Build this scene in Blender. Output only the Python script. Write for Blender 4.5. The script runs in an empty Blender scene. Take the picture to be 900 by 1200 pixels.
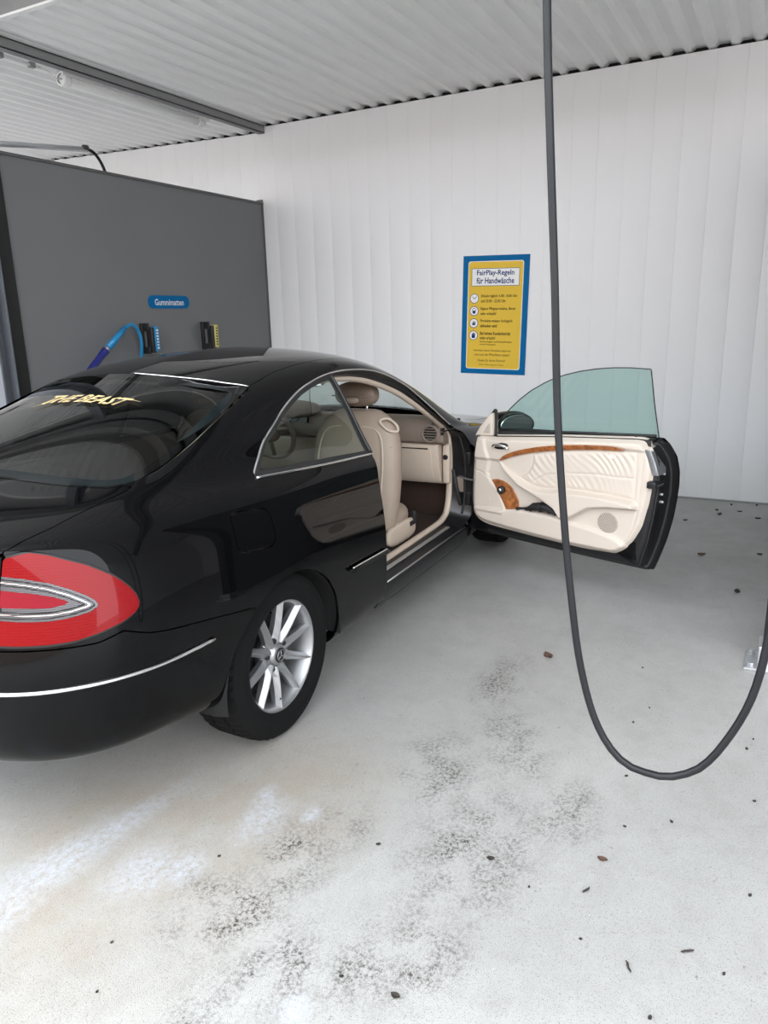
import bpy, bmesh, math, random
import numpy as np
from mathutils import Vector, Matrix

# ------------------------------------------------------------------ camera, world, exposure
SC = bpy.context.scene
COL = SC.collection
CAM = (-2.054, -2.383, 1.5225)
def _cam():
    yaw, pitch, roll = math.radians(28.3034), math.radians(-14.5288), math.radians(-1.4471)
    F = Vector((math.cos(pitch)*math.cos(yaw), math.cos(pitch)*math.sin(yaw), math.sin(pitch)))
    R0 = Vector((math.sin(yaw), -math.cos(yaw), 0)); U0 = R0.cross(F)
    R = R0*math.cos(roll) + U0*math.sin(roll); U = -R0*math.sin(roll) + U0*math.cos(roll)
    cd = bpy.data.cameras.new('camera'); cd.sensor_fit = 'VERTICAL'; cd.sensor_height = 36
    cd.lens = 36*876.99/1200; cd.clip_start = .05; cd.clip_end = 200
    co = bpy.data.objects.new('camera', cd); COL.objects.link(co)
    M = Matrix((R, U, -F)).transposed().to_4x4(); M.translation = CAM
    co.matrix_world = M; SC.camera = co
_cam()
W = bpy.data.worlds.new('overcast_sky'); SC.world = W; W.use_nodes = True
bg = W.node_tree.nodes['Background']; bg.inputs[0].default_value = (.90, .95, 1.0, 1); bg.inputs[1].default_value = 2.4
SC.view_settings.view_transform = 'Standard'; SC.view_settings.look = 'None'
SC.view_settings.exposure = 1.28; SC.view_settings.gamma = 1; SC.view_settings.use_curve_mapping = False
try:
    SC.cycles.max_bounces = 10; SC.cycles.transparent_max_bounces = 16
except Exception: pass

# ------------------------------------------------------------------ materials
MAT = {}
def nt(name):
    m = bpy.data.materials.new(name); m.use_nodes = True
    t = m.node_tree; return m, t, t.nodes['Principled BSDF']
def N(t, typ, **kw):
    n = t.nodes.new(typ)
    for k, v in kw.items(): setattr(n, k, v)
    return n
def setin(n, **kw):
    for k, v in kw.items():
        n.inputs[k.replace('_', ' ')].default_value = v
def plain(name, col, rough=.5, metal=0, coat=0, var=.06, scale=30, bump=0, bscale=200, spec=.5):
    """principled material with slight procedural colour variation and optional fine bump"""
    m, t, b = nt(name); c4 = (*col, 1)
    tc = N(t, 'ShaderNodeTexCoord'); no = N(t, 'ShaderNodeTexNoise'); setin(no, Scale=scale, Detail=4)
    t.links.new(tc.outputs['Object'], no.inputs['Vector'])
    mx = N(t, 'ShaderNodeMix', data_type='RGBA')
    mx.inputs[6].default_value = tuple(c*(1-var) for c in col)+(1,); mx.inputs[7].default_value = tuple(min(1, c*(1+var)) for c in col)+(1,)
    t.links.new(no.outputs['Fac'], mx.inputs[0]); t.links.new(mx.outputs[2], b.inputs['Base Color'])
    setin(b, Roughness=rough, Metallic=metal); b.inputs['Coat Weight'].default_value = coat; b.inputs['Coat Roughness'].default_value = .02
    b.inputs['Specular IOR Level'].default_value = spec
    if bump:
        n2 = N(t, 'ShaderNodeTexNoise'); setin(n2, Scale=bscale, Detail=3); t.links.new(tc.outputs['Object'], n2.inputs['Vector'])
        bp = N(t, 'ShaderNodeBump'); setin(bp, Strength=bump, Distance=.002); t.links.new(n2.outputs['Fac'], bp.inputs['Height']); t.links.new(bp.outputs[0], b.inputs['Normal'])
    MAT[name] = m; return m
def glass(name, tint, refl=.05):
    """pane: Schlick mix of a tinted see-through and a mirror reflection"""
    m = bpy.data.materials.new(name); m.use_nodes = True; t = m.node_tree; t.nodes.clear()
    o = N(t, 'ShaderNodeOutputMaterial'); tr = N(t, 'ShaderNodeBsdfTransparent'); gl = N(t, 'ShaderNodeBsdfGlossy')
    tr.inputs[0].default_value = (*tint, 1); gl.inputs[0].default_value = (1, 1, 1, 1); gl.inputs['Roughness'].default_value = .0
    lw = N(t, 'ShaderNodeLayerWeight'); lw.inputs[0].default_value = .5
    pw = N(t, 'ShaderNodeMath', operation='POWER'); pw.inputs[1].default_value = 4.5
    ma = N(t, 'ShaderNodeMath', operation='MULTIPLY_ADD'); ma.inputs[1].default_value = .9; ma.inputs[2].default_value = refl
    mx = N(t, 'ShaderNodeMixShader')
    t.links.new(lw.outputs['Facing'], pw.inputs[0]); t.links.new(pw.outputs[0], ma.inputs[0]); t.links.new(ma.outputs[0], mx.inputs[0])
    t.links.new(tr.outputs[0], mx.inputs[1]); t.links.new(gl.outputs[0], mx.inputs[2]); t.links.new(mx.outputs[0], o.inputs[0])
    MAT[name] = m; return m

plain('black_paint', (.0022, .0022, .0026), .5, coat=1, var=.0, spec=.0)
MAT['black_paint'].node_tree.nodes['Principled BSDF'].inputs['Coat IOR'].default_value = 1.28
plain('black_jamb', (.006, .006, .007), .32, var=.1)
plain('rubber', (.012, .012, .012), .6, var=.2)
plain('tyre_rubber', (.004, .004, .0042), .9, spec=.2, var=.25, bump=.3, bscale=120)
plain('dark_cavity', (.006, .006, .006), .9)
plain('chrome', (.85, .85, .86), .12, 1, var=.02)
plain('alloy', (.38, .385, .395), .42, .9, var=.05)
plain('steel', (.55, .56, .58), .35, .9, var=.1)
plain('beige', (.52, .43, .35), .55, var=.04, scale=8, bump=.15, bscale=350)
plain('beige_trim', (.60, .525, .455), .5, var=.03, scale=6, bump=.12, bscale=350)
plain('glass_frit', (.006, .010, .011), .12, spec=.3)
plain('beige_light', (.66, .62, .575), .5, var=.04, scale=9)
plain('beige_seat', (.345, .272, .215), .5, var=.05, scale=7, bump=.15, bscale=300)
plain('brown_leather', (.21, .15, .112), .5, var=.05, bump=.15, bscale=300)
plain('taupe', (.20, .155, .125), .6, var=.05, bump=.2, bscale=300)
plain('carpet', (.035, .018, .012), .95, var=.3, bump=.4, bscale=500)
plain('grille', (.42, .37, .32), .7)
plain('black_plastic', (.012, .012, .013), .4, var=.1)
plain('hose_rubber', (.012, .0125, .0145), .42, spec=.3, var=.3, scale=12)
plain('silver_plate', (.5, .5, .5), .4, .7)
plain('cloth_black', (.008, .008, .009), .7, bump=.5, bscale=60)
glass('door_glass', (.77, .895, .87), .03)
glass('tint_glass', (.66, .74, .70), .045)
glass('windscreen', (.86, .93, .91), .03)
glass('rear_glass', (.09, .095, .1), .045)
glass('mirror_glass', (.02, .02, .02), .85)
def wood():
    m, t, b = nt('burl_wood'); tc = N(t, 'ShaderNodeTexCoord'); no = N(t, 'ShaderNodeTexNoise'); setin(no, Scale=26, Detail=8, Roughness=.7, Distortion=1.2)
    cr = N(t, 'ShaderNodeValToRGB'); cr.color_ramp.elements[0].position = .32; cr.color_ramp.elements[0].color = (.09, .02, .005, 1)
    cr.color_ramp.elements[1].position = .66; cr.color_ramp.elements[1].color = (.48, .17, .045, 1)
    t.links.new(tc.outputs['Object'], no.inputs['Vector']); t.links.new(no.outputs['Fac'], cr.inputs[0]); t.links.new(cr.outputs[0], b.inputs['Base Color'])
    setin(b, Roughness=.3); b.inputs['Coat Weight'].default_value = .8; MAT['burl_wood'] = m
wood()
def lens(name, col, rough=.25, coat=1.0, sc=260):
    m, t, b = nt(name); tc = N(t, 'ShaderNodeTexCoord'); w = N(t, 'ShaderNodeTexWave'); w.bands_direction = 'Z'; setin(w, Scale=sc/6.283)
    bp = N(t, 'ShaderNodeBump'); setin(bp, Strength=.10, Distance=.002)
    b.inputs['Coat IOR'].default_value = 1.3
    t.links.new(tc.outputs['Object'], w.inputs['Vector']); t.links.new(w.outputs['Fac'], bp.inputs['Height']); t.links.new(bp.outputs[0], b.inputs['Normal'])
    b.inputs['Base Color'].default_value = (*col, 1); setin(b, Roughness=rough); b.inputs['Specular IOR Level'].default_value = .05; b.inputs['Coat Weight'].default_value = coat*.8; b.inputs['Coat Roughness'].default_value = .02
    MAT[name] = m; return b
lens('red_lens', (.18, .0003, .002)); lens('pink_lens', (.19, .006, .014), .35, sc=500)
lens('clear_lens', (.10, .10, .105), .15, sc=420).inputs['Metallic'].default_value = .55

# ------------------------------------------------------------------ object helpers
def link(o, parent=None):
    COL.objects.link(o)
    if parent is not None: o.parent = parent
    return o
def mesh(name, verts, faces, mat, parent=None, smooth=False, loc=None):
    me = bpy.data.meshes.new(name); me.from_pydata([tuple(map(float, v)) for v in verts], [], [tuple(map(int, f)) for f in faces]); me.update()
    if smooth: me.polygons.foreach_set('use_smooth', [True]*len(me.polygons))
    if mat: me.materials.append(MAT[mat])
    o = bpy.data.objects.new(name, me)
    if loc: o.location = loc
    return link(o, parent)
def tag(o, label=None, cat=None, group=None, kind=None):
    if label: o['label'] = label
    if cat: o['category'] = cat
    if group: o['group'] = group
    if kind: o['kind'] = kind
    return o
def empty(name, loc=(0, 0, 0), parent=None):
    o = bpy.data.objects.new(name, None); o.location = loc; o.empty_display_size = .1; return link(o, parent)
class MB:
    """collects several shapes of ONE part"""
    def __init__(s): s.v = []; s.f = []
    def add(s, v, f):
        k = len(s.v); s.v += [tuple(map(float, p)) for p in v]; s.f += [tuple(i+k for i in q) for q in f]; return s
    def box(s, a, b, rz=0, c=None):
        v = [(x, y, z) for x in (a[0], b[0]) for y in (a[1], b[1]) for z in (a[2], b[2])]
        return s.add(v, [(0, 1, 3, 2), (4, 6, 7, 5), (0, 4, 5, 1), (2, 3, 7, 6), (0, 2, 6, 4), (1, 5, 7, 3)])
    def tube(s, pts, r, n=10, cap=True, flat=1.0, up=None):
        v, f = tube(pts, r, n, cap, flat, up); return s.add(v, f)
    def lathe(s, prof, c, axis, n=32, cap=False):
        v, f = lathe(prof, c, axis, n); return s.add(v, f)
    def build(s, name, mat, parent=None, smooth=False, bevel=0, loc=None):
        o = mesh(name, s.v, s.f, mat, parent, smooth, loc)
        if bevel:
            bv = o.modifiers.new('bevel', 'BEVEL'); bv.width = bevel; bv.segments = 3; bv.limit_method = 'ANGLE'; bv.angle_limit = .6
            o.data.polygons.foreach_set('use_smooth', [True]*len(o.data.polygons))
        return o
def tube(pts, r, n=10, cap=True, flat=1.0, up=None):
    P = np.array(pts, float); m = len(P); T = np.gradient(P, axis=0); T /= np.linalg.norm(T, axis=1, keepdims=True)
    R = np.full(m, r) if np.isscalar(r) else np.array(r, float)
    u = np.array(up if up is not None else (0, 0, 1), float)
    if up is None and abs(T[0] @ u) > .9: u = np.array((1., 0, 0))
    V = []; 
    for i in range(m):
        a = np.cross(T[i], u)
        a /= np.linalg.norm(a); b = np.cross(a, T[i])
        if up is None: u = b
        for k in range(n):
            t = 2*math.pi*k/n; V.append(P[i]+R[i]*(math.cos(t)*a+flat*math.sin(t)*b))
    F = [(i*n+k, i*n+(k+1) % n, (i+1)*n+(k+1) % n, (i+1)*n+k) for i in range(m-1) for k in range(n)]
    if cap: F += [tuple(range(n))[::-1], tuple(range((m-1)*n, m*n))]
    return V, F
def lathe(prof, c, axis, n=32):
    """prof: (radius, along axis); axis 'x','y' or 'z'"""
    V = []; c = np.array(c, float)
    for k in range(n):
        t = 2*math.pi*k/n; cs, sn = math.cos(t), math.sin(t)
        for r, h in prof:
            d = {'y': (r*cs, h, r*sn), 'x': (h, r*cs, r*sn), 'z': (r*cs, r*sn, h)}[axis]; V.append(c+d)
    m = len(prof); F = []
    for k in range(n):
        for j in range(m-1):
            F.append((k*m+j, k*m+j+1, ((k+1) % n)*m+j+1, ((k+1) % n)*m+j))
    return V, F
def spline(pts, n=60, closed=False):
    """centripetal-free Catmull-Rom through the points, n samples, even arc length"""
    P = np.array(pts, float)
    Q = np.concatenate([P[-1:], P, P[:2]]) if closed else np.concatenate([2*P[:1]-P[1:2], P, 2*P[-1:]-P[-2:-1]])
    out = []
    segs = len(P) if closed else len(P)-1
    for i in range(segs):
        p0, p1, p2, p3 = Q[i:i+4]
        for t in np.linspace(0, 1, 16, endpoint=False):
            out.append(.5*((2*p1)+(-p0+p2)*t+(2*p0-5*p1+4*p2-p3)*t*t+(-p0+3*p1-3*p2+p3)*t**3))
    out.append(P[0] if closed else P[-1]); out = np.array(out)
    s = np.concatenate([[0], np.cumsum(np.linalg.norm(np.diff(out, axis=0), axis=1))])
    q = np.linspace(0, s[-1], n+1 if closed else n)
    r = np.stack([np.interp(q, s, out[:, k]) for k in range(P.shape[1])], 1)
    return r[:-1] if closed else r
def resample(pts, n, closed=True):
    P = np.array(pts, float)
    if closed: P = np.concatenate([P, P[:1]])
    s = np.concatenate([[0], np.cumsum(np.linalg.norm(np.diff(P, axis=0), axis=1))]); q = np.linspace(0, s[-1], n, endpoint=not closed)
    return np.stack([np.interp(q, s, P[:, k]) for k in range(P.shape[1])], 1)
def sdist(P, poly):
    """signed distance of 2D points to a polygon, positive inside"""
    P = np.asarray(P, float); A = np.array(poly, float); B = np.roll(A, -1, 0)
    d2 = np.full(len(P), 1e9); ins = np.zeros(len(P), bool)
    for a, b in zip(A, B):
        e = b-a; w = P-a; t = np.clip((w @ e)/max(e @ e, 1e-12), 0, 1); q = w-t[:, None]*e; d2 = np.minimum(d2, (q*q).sum(1))
        c = (a[1] <= P[:, 1]) != (b[1] <= P[:, 1])
        with np.errstate(all='ignore'): xx = a[0]+(P[:, 1]-a[1])*e[0]/(e[1] if e[1] else 1e-12)
        ins ^= c & (P[:, 0] < xx)
    return np.where(ins, 1, -1)*np.sqrt(d2)
def ldist(P, line):
    P = np.asarray(P, float); A = np.array(line, float); d2 = np.full(len(P), 1e9)
    for a, b in zip(A[:-1], A[1:]):
        e = b-a; w = P-a; t = np.clip((w @ e)/max(e @ e, 1e-12), 0, 1); q = w-t[:, None]*e; d2 = np.minimum(d2, (q*q).sum(1))
    return np.sqrt(d2)
def clip(D, F, f):
    """D: (n,k) vertex data, F: (m,3) triangles, keep f>=0 -> new D, F"""
    s = f >= 0; c = s[F].sum(1); full = F[c == 3]; D2 = [D]; T = [full]; base = len(D); cache = {}
    new = []
    def cut(i, j):
        k = (i, j) if i < j else (j, i)
        if k not in cache:
            a, b = k; t = f[a]/(f[a]-f[b]); new.append(D[a]+t*(D[b]-D[a])); cache[k] = base+len(new)-1
        return cache[k]
    ex = []
    for tri in F[(c == 1) | (c == 2)]:
        v = list(tri); n = int(s[v].sum())
        if n == 1:
            while not s[v[0]]: v = v[1:]+v[:1]
            ex.append((v[0], cut(v[0], v[1]), cut(v[0], v[2])))
        else:
            while s[v[0]]: v = v[1:]+v[:1]
            a, b = cut(v[0], v[1]), cut(v[0], v[2]); ex += [(a, v[1], v[2]), (a, v[2], b)]
    if ex: T.append(np.array(ex, int))
    if new: D2.append(np.array(new))
    Dn = np.concatenate(D2); Fn = np.concatenate(T) if len(T) else F[:0]
    u, inv = np.unique(Fn, return_inverse=True)
    return Dn[u], inv.reshape(-1, 3)
# ------------------------------------------------------------------ garage (world x runs to the back wall, y to the left)
def floor_material():
    m, t, b = nt('concrete_floor'); L = t.links.new
    tc = N(t, 'ShaderNodeTexCoord'); P = tc.outputs['Object']
    def noise(sc, det=6, rough=.6, dist=0, vec=P):
        n = N(t, 'ShaderNodeTexNoise'); setin(n, Scale=sc, Detail=det, Roughness=rough, Distortion=dist); L(vec, n.inputs['Vector']); return n.outputs['Fac']
    def ramp(src, a, bb, lo=0., hi=1.):
        r = N(t, 'ShaderNodeMapRange'); r.clamp = True
        r.inputs[1].default_value = a; r.inputs[2].default_value = bb; r.inputs[3].default_value = lo; r.inputs[4].default_value = hi; L(src, r.inputs[0]); return r.outputs[0]
    def math_(op, x, y):
        n = N(t, 'ShaderNodeMath', operation=op)
        for i, q in enumerate((x, y)):
            if isinstance(q, (int, float)): n.inputs[i].default_value = q
            else: L(q, n.inputs[i])
        return n.outputs[0]
    def mixc(f, a, bcol):
        n = N(t, 'ShaderNodeMix', data_type='RGBA'); L(f, n.inputs[0])
        if isinstance(a, tuple): n.inputs[6].default_value = (*a, 1)
        else: L(a, n.inputs[6])
        n.inputs[7].default_value = (*bcol, 1); return n.outputs[2]
    def blob(x, y, rx, ry, rot=0):
        mp = N(t, 'ShaderNodeMapping'); mp.vector_type = 'TEXTURE'
        mp.inputs['Location'].default_value = (x, y, 0); mp.inputs['Rotation'].default_value = (0, 0, rot); mp.inputs['Scale'].default_value = (rx, ry, 1e3)
        L(P, mp.inputs[0]); ln = N(t, 'ShaderNodeVectorMath', operation='LENGTH'); L(mp.outputs[0], ln.inputs[0]); return ramp(ln.outputs[1], .35, 1.15, 1, 0)
    def union(bl):
        o = bl[0]
        for q in bl[1:]: o = math_('MAXIMUM', o, q)
        return o
    big = noise(1.1, 5, .6); col = mixc(ramp(big, .3, .7), (.335, .33, .318), (.415, .41, .395))
    mid = noise(9, 8, .7, .4); col = mixc(ramp(mid, .45, .8, 0, .45), col, (.235, .226, .212))
    # brownish wet dirt under the tail of the car
    br = union([blob(-.75, -.75, .75, .55, .1), blob(-.35, -1.0, .5, .4)])
    col = mixc(math_('MULTIPLY', br, ramp(noise(5, 6, .65), .3, .7, .15, .75)), col, (.31, .255, .19))
    # fine grit
    gr = noise(330, 2, .5); g2 = noise(120, 3, .6); g3 = math_('MULTIPLY', ramp(gr, .54, .64), ramp(g2, .42, .60, .15, 1)); col = mixc(math_('MULTIPLY', g3, .85), col, (.13, .123, .115))
    # dark grime streaks
    zone = union([blob(-.80, -1.20, .18, .22), blob(-.55, -1.24, .22, .13, .5), blob(-.37, -1.29, .14, .12), blob(-.87, -1.43, .16, .16), blob(-.78, -1.6, .14, .14),
                  blob(.05, -1.45, .28, .16, .4), blob(.32, -1.62, .3, .14, .5), blob(-.7, -1.72, .16, .13), blob(.0, -1.9, .2, .12), blob(-1.06, -1.34, .1, .1), blob(.75, -1.42, .3, .12), blob(-.3, -1.7, .36, .2)])
    gz = math_('MULTIPLY', zone, ramp(noise(75, 10, .85, .3), .48, .56)); col = mixc(math_('MULTIPLY', gz, ramp(noise(9, 4), .38, .6, .12, 1)), col, (.048, .038, .032))
    sp = ramp(noise(60, 8, .8), .56, .64, 0, .75); col = mixc(math_('MULTIPLY', sp, ramp(noise(7, 5, .7), .48, .66)), col, (.075, .068, .062))
    # white foam residue
    foam = union([blob(-1.08, -.63, .22, .12, .15), blob(-.88, -.635, .26, .10, -.12), blob(-.66, -.67, .28, .06, -.1), blob(-.365, -1.0, .10, .045, .3), blob(-.72, -.98, .09, .07), blob(-.36, -1.18, .05, .03), blob(-.96, -1.53, .05, .045), blob(-.78, -.88, .13, .11), blob(-.45, -1.05, .14, .08)])
    fm = math_('MULTIPLY', foam, ramp(noise(45, 10, .78, .3), .38, .66, 0, .9)); col = mixc(fm, col, (.47, .50, .555))
    fl = ramp(noise(70, 4, .6), .68, .74, 0, .8); col = mixc(fl, col, (.50, .50, .50))
    L(col, b.inputs['Base Color'])
    L(ramp(noise(3, 5), .15, .85, .22, .62), b.inputs['Roughness']); b.inputs['Specular IOR Level'].default_value = .55
    bp = N(t, 'ShaderNodeBump'); setin(bp, Strength=.25, Distance=.004)
    hh = math_('ADD', gr, math_('MULTIPLY', mid, 1.5)); L(hh, bp.inputs['Height']); L(bp.outputs[0], b.inputs['Normal'])
    MAT['concrete_floor'] = m
floor_material()
plain('wall_white', (.85, .85, .855), .45, var=.02, scale=1.5)
plain('ceiling_white', (.90, .895, .885), .5, var=.04, scale=3)
plain('partition_grey', (.165, .167, .172), .5, var=.06, scale=2)
plain('partition_edge', (.10, .10, .10), .4)
plain('beam_grey', (.24, .24, .24), .5, var=.12, scale=9)
plain('post_light', (.13, .14, .16), .5)
plain('lamp_white', (.78, .78, .77), .3)
plain('sign_blue', (.002, .135, .345), .45, var=.02, spec=.08); plain('sign_yellow', (.80, .53, .055), .45, var=.03, spec=.15); plain('sign_white', (.85, .85, .85), .4)
plain('ink_navy', (.008, .04, .17), .5, spec=.1); plain('ink_dark', (.025, .018, .01), .5, spec=.1)
plain('hose_blue', (.012, .22, .47), .35); plain('grip_navy', (.01, .015, .16), .4); plain('clip_yellow', (.62, .55, .16), .45)
plain('litter_dark', (.03, .024, .02), .8, var=.3); plain('litter_brown', (.09, .05, .035), .8, var=.3)
plain('gold_vinyl', (.80, .60, .30), .35, .3)

def struct(o): o['kind'] = 'structure'; return o
struct(MB().box((-30, -30, -.3), (4.62, 30, 0)).build('floor', 'concrete_floor'))
# back wall made of narrow vertical panels
wb = struct(MB().box((4.535, -9, 0), (4.60, 9, 3.30)).build('wall_back', 'wall_white'))
pm = MB().box((-.009, .0002, .012), (.018, .2098, 3.362)); po = pm.build('panel', 'wall_white', wb, bevel=.0009)
y0 = -.658+.21*11; first = True
for k in range(-8, 27):
    o = po if first else po.copy()
    if not first: link(o, wb)
    yy = y0-.21*k-.21; o.location = (4.52, yy, 0); first = False
    o.scale = (1, 1, (3.312+.0265*(yy-2.35))/3.362 if yy > 2.35 else 1)
for k in range(8, 33):
    o = po.copy(); link(o, wb); o.location = (4.52, y0+.21*k, 0); o.scale = (1, 1, (3.312+.0265*(y0+.21*k-2.35))/3.362)
tr = struct(MB().box((4.49, -9, 0), (4.511, 9, .012)).build('trim_1', 'beam_grey'))
# corrugated ceiling sheets: narrow ribs point down, wide flats lie higher
def sheet(n, L, pitch=.157, dz=.026):
    prof = []
    for k in range(n):
        y = k*pitch; prof += [(y, 0), (y+.036, 0), (y+.062, dz), (y+pitch-.026, dz)]
    prof.append((n*pitch, 0))
    v = [(x, y, z) for x in (0, L) for y, z in prof]; m = len(prof)
    f = [(i, i+1, m+i+1, m+i) for i in range(m-1)]
    t = [(x, y, z+.004) for x, y, z in v]
    return v+t, f+[(q[3]+2*m, q[2]+2*m, q[1]+2*m, q[0]+2*m) for q in f]
ce = struct(MB().box((1.43, -6.0, 3.46), (4.9, 9.0, 3.50)).build('ceiling', 'ceiling_white'))
v, f = sheet(6, 3.19); s0 = mesh('ceiling_sheet', v, f, 'ceiling_white', ce); s0.location = (1.43, 2.40-.942, 3.372)
for k in range(1, 9):
    s = s0.copy(); link(s, ce); s.location = (1.43, 2.40-.942*(k+1), 3.372)
for k in range(6):
    s = s0.copy(); link(s, ce); s.location = (1.43, 2.46+.942*k*.999, 3.322+.0254*k); s.rotation_euler = (.027, 0, 0)
MB().box((4.56, -6, 3.29), (4.60, 9, 3.5)).build('gap_shade_strip', 'dark_cavity', ce)  # black strip standing in for the shade in the gaps above the wall
# edge flashing, edge girder and the outer roof in front of them
struct(MB().box((1.415, -6, 3.348), (1.435, 9, 3.78)).build('trim_2', 'beam_grey')); struct(MB().box((1.410, -6, 3.335), (1.448, 9, 3.348)).build('trim_5', 'lamp_white'))
g = MB().box((1.20, -6, 3.48), (1.34, 9, 3.50)); g.box((1.20, -6, 3.66), (1.34, 9, 3.68)); g.box((1.262, -6, 3.48), (1.278, 9, 3.68)); struct(g.build('trim_3', 'beam_grey'))
co = struct(MB().box((-1.3, -6, 3.74), (1.42, 9, 3.78)).build('ceiling_outer', 'ceiling_white'))
v, f = sheet(6, 2.7); s1 = mesh('ceiling_sheet', v, f, 'ceiling_white', co); s1.location = (-1.28, 8.0-.942, 3.70)
for k in range(1, 15):
    s = s1.copy(); link(s, co); s.location = (-1.28, 8.0-.942*(k+1), 3.70)
# purlin along the bay
pb = MB().box((1.43, 2.375, 3.30), (4.515, 2.445, 3.308)); pb.box((1.43, 2.375, 3.362), (4.515, 2.445, 3.370)); pb.box((1.43, 2.405, 3.30), (4.515, 2.414, 3.37))
pb.box((1.43, 2.375, 3.30), (4.515, 2.379, 3.37)); struct(pb.build('trim_4', 'beam_grey'))

def partition(name, y, x0, side):
    p = struct(MB().box((x0, y, .02), (4.509, y+.05*side, 2.655)).build(name, 'partition_grey'))
    MB().box((x0-.02, y-.012*side, 2.655), (4.509, y+.062*side, 2.675)).build('top_rail', 'partition_edge', p)
    MB().box((4.49, y-.008*side, .0), (4.5095, y+.058*side, 2.70)).build('wall_profile', 'partition_edge', p)
    q = MB().box((x0-.10, y-.02*side, .004), (x0, y+.07*side, 2.675)); q.build('end_post', 'rubber', p, bevel=.004)
    return p
struct(MB().box((-1.3, 9.0, 0), (4.6, 9.06, 3.8)).build('added_wall_left', 'wall_white'))  # unseen end wall, added to keep bright sky out of the reflections
struct(MB().box((-1.3, -6.06, 0), (4.6, -6.0, 3.8)).build('added_wall_right', 'wall_white'))  # unseen wall added on the right so light comes from the front
plain('yard_wall', (.52, .40, .35), .8); struct(MB().box((-17.3, -30, 0), (-17, 30, 4.6)).build('wall_opposite', 'yard_wall'))
pl = partition('wall_left', 2.45, 1.565, 1)
pr = partition('wall_right', -2.42, 1.46, -1)
# foot plate of the right end post, with bolts
MB().box((1.30, -2.55, 0), (1.50, -2.335, .012)).build('foot_plate', 'steel', pr, bevel=.002)
for x, y in ((1.325, -2.36), (1.465, -2.36), (1.325, -2.52), (1.465, -2.52)):
    MB().lathe([(0, .030), (.012, .030), (.014, .026), (.014, .013), (.021, .013), (.021, .0115)], (x, y, 0), 'z', 6).build('bolt', 'steel', pr)
MB().box((1.345, -2.52, .0), (1.475, -2.385, .10)).build('post_shoe', 'steel', pr, bevel=.004)
# light steel column that carries the edge girder
c = MB().box((1.30, 2.36, 0), (1.315, 2.52, 3.48)); c.box((1.40, 2.36, 0), (1.415, 2.52, 3.48)); c.box((1.30, 2.435, 0), (1.415, 2.447, 3.48)); struct(c.build('column', 'post_light'))

# ------------------------------------------------------------------ tube lamp under the ceiling
lamp = empty('tube_lamp', (3.03, 2.535, 3.279)); tag(lamp, 'unlit round white tube lamp hanging beside the grey ceiling beam', 'lamp')
MB().lathe([(.0, -.77), (.03, -.77), (.036, -.765), (.036, .765), (.03, .77), (0, .77)], (0, 0, 0), 'x', 20).build('tube', 'lamp_white', lamp, True)
for s in (-1, 1):
    MB().lathe([(.037, -.03), (.048, -.03), (.050, -.02), (.050, .02), (.048, .03), (.037, .03)], (s*.71 if s > 0 else -.75, 0, 0), 'x', 20).build('end_ring', 'lamp_white', lamp, True)
MB().box((-.80, -.052, .018), (.80, -.034, .040)).build('mounting_rail', 'lamp_white', lamp)
for x in (-.70, .62):
    m = MB().box((x-.012, -.05, .030), (x+.012, .03, .044)); m.box((x-.006, -.05, .04), (x+.006, -.04, .075)); m.build('bracket', 'beam_grey', lamp)
m = MB().tube(spline([(-.77, 0, 0), (-.84, .0, -.01), (-.88, .0, .02), (-1.0, 0, .028), (-1.5, 0, .028)], 40), .006, 8); m.tube([(-.95, 0, .028), (-1.48, 0, .028)], .011, 10); m.build('power_cable', 'lamp_white', lamp, True)
for x in (-1.02, -1.27): MB().box((x-.02, -.018, .012), (x+.02, .018, .046)).build('conduit_clip', 'beam_grey', lamp)

# ------------------------------------------------------------------ chrome boom with a black hose, beyond the grey partition
bo = empty('hose_boom', (2.50, 3.0, 2.885)); tag(bo, 'chrome swivel boom with black hose bending down behind grey partition', 'boom')
MB().tube([(-.75, 0, -.06), (.33, 0, .065)], .022, 12).build('arm', 'steel', bo, True)
MB().tube([(-.52, 0, -.03), (-.52, 0, -.7)], .016, 10).build('upright', 'steel', bo, True)
MB().tube([(.31, 0, .073), (.345, 0, .077)], .027, 12).build('coupling', 'black_plastic', bo, True)
MB().tube(spline([(.34, 0, .076), (.42, 0, .05), (.49, 0, -.03), (.53, 0, -.16), (.54, 0, -.5), (.54, 0, -.9)], 40), .013, 10).build('hose', 'hose_rubber', bo, True)

# ------------------------------------------------------------------ texts
def text(name, body, mat, parent, w, h, at, ex=.0006, shear=0, align='LEFT', bold=0):
    """flat lettering in the local y-z plane facing -x; reads towards -y"""
    cu = bpy.data.curves.new(name, 'FONT'); cu.body = body; cu.size = 1; cu.shear = shear; cu.offset = bold; cu.resolution_u = 2
    ob = bpy.data.objects.new(name, cu); COL.objects.link(ob); bpy.context.view_layer.update()
    me = bpy.data.meshes.new_from_object(ob.evaluated_get(bpy.context.evaluated_depsgraph_get())); bpy.data.objects.remove(ob); bpy.data.curves.remove(cu)
    n = len(me.vertices); A = np.zeros(n*3); me.vertices.foreach_get('co', A); A = A.reshape(-1, 3)
    lo, hi = A.min(0), A.max(0); sx = w/(hi[0]-lo[0]); sy = h/(hi[1]-lo[1]) if h else sx
    X = (A[:, 0]-lo[0])*sx; Yv = (A[:, 1]-lo[1])*sy
    if align == 'CENTER': X = X-w/2
    B = np.stack([np.full(n, -ex), -X, Yv], 1)+np.array(at)
    me.vertices.foreach_set('co', B.ravel()); me.materials.clear(); me.materials.append(MAT[mat]); me.update()
    me.name = name; o = bpy.data.objects.new(name, me); return link(o, parent)
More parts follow.
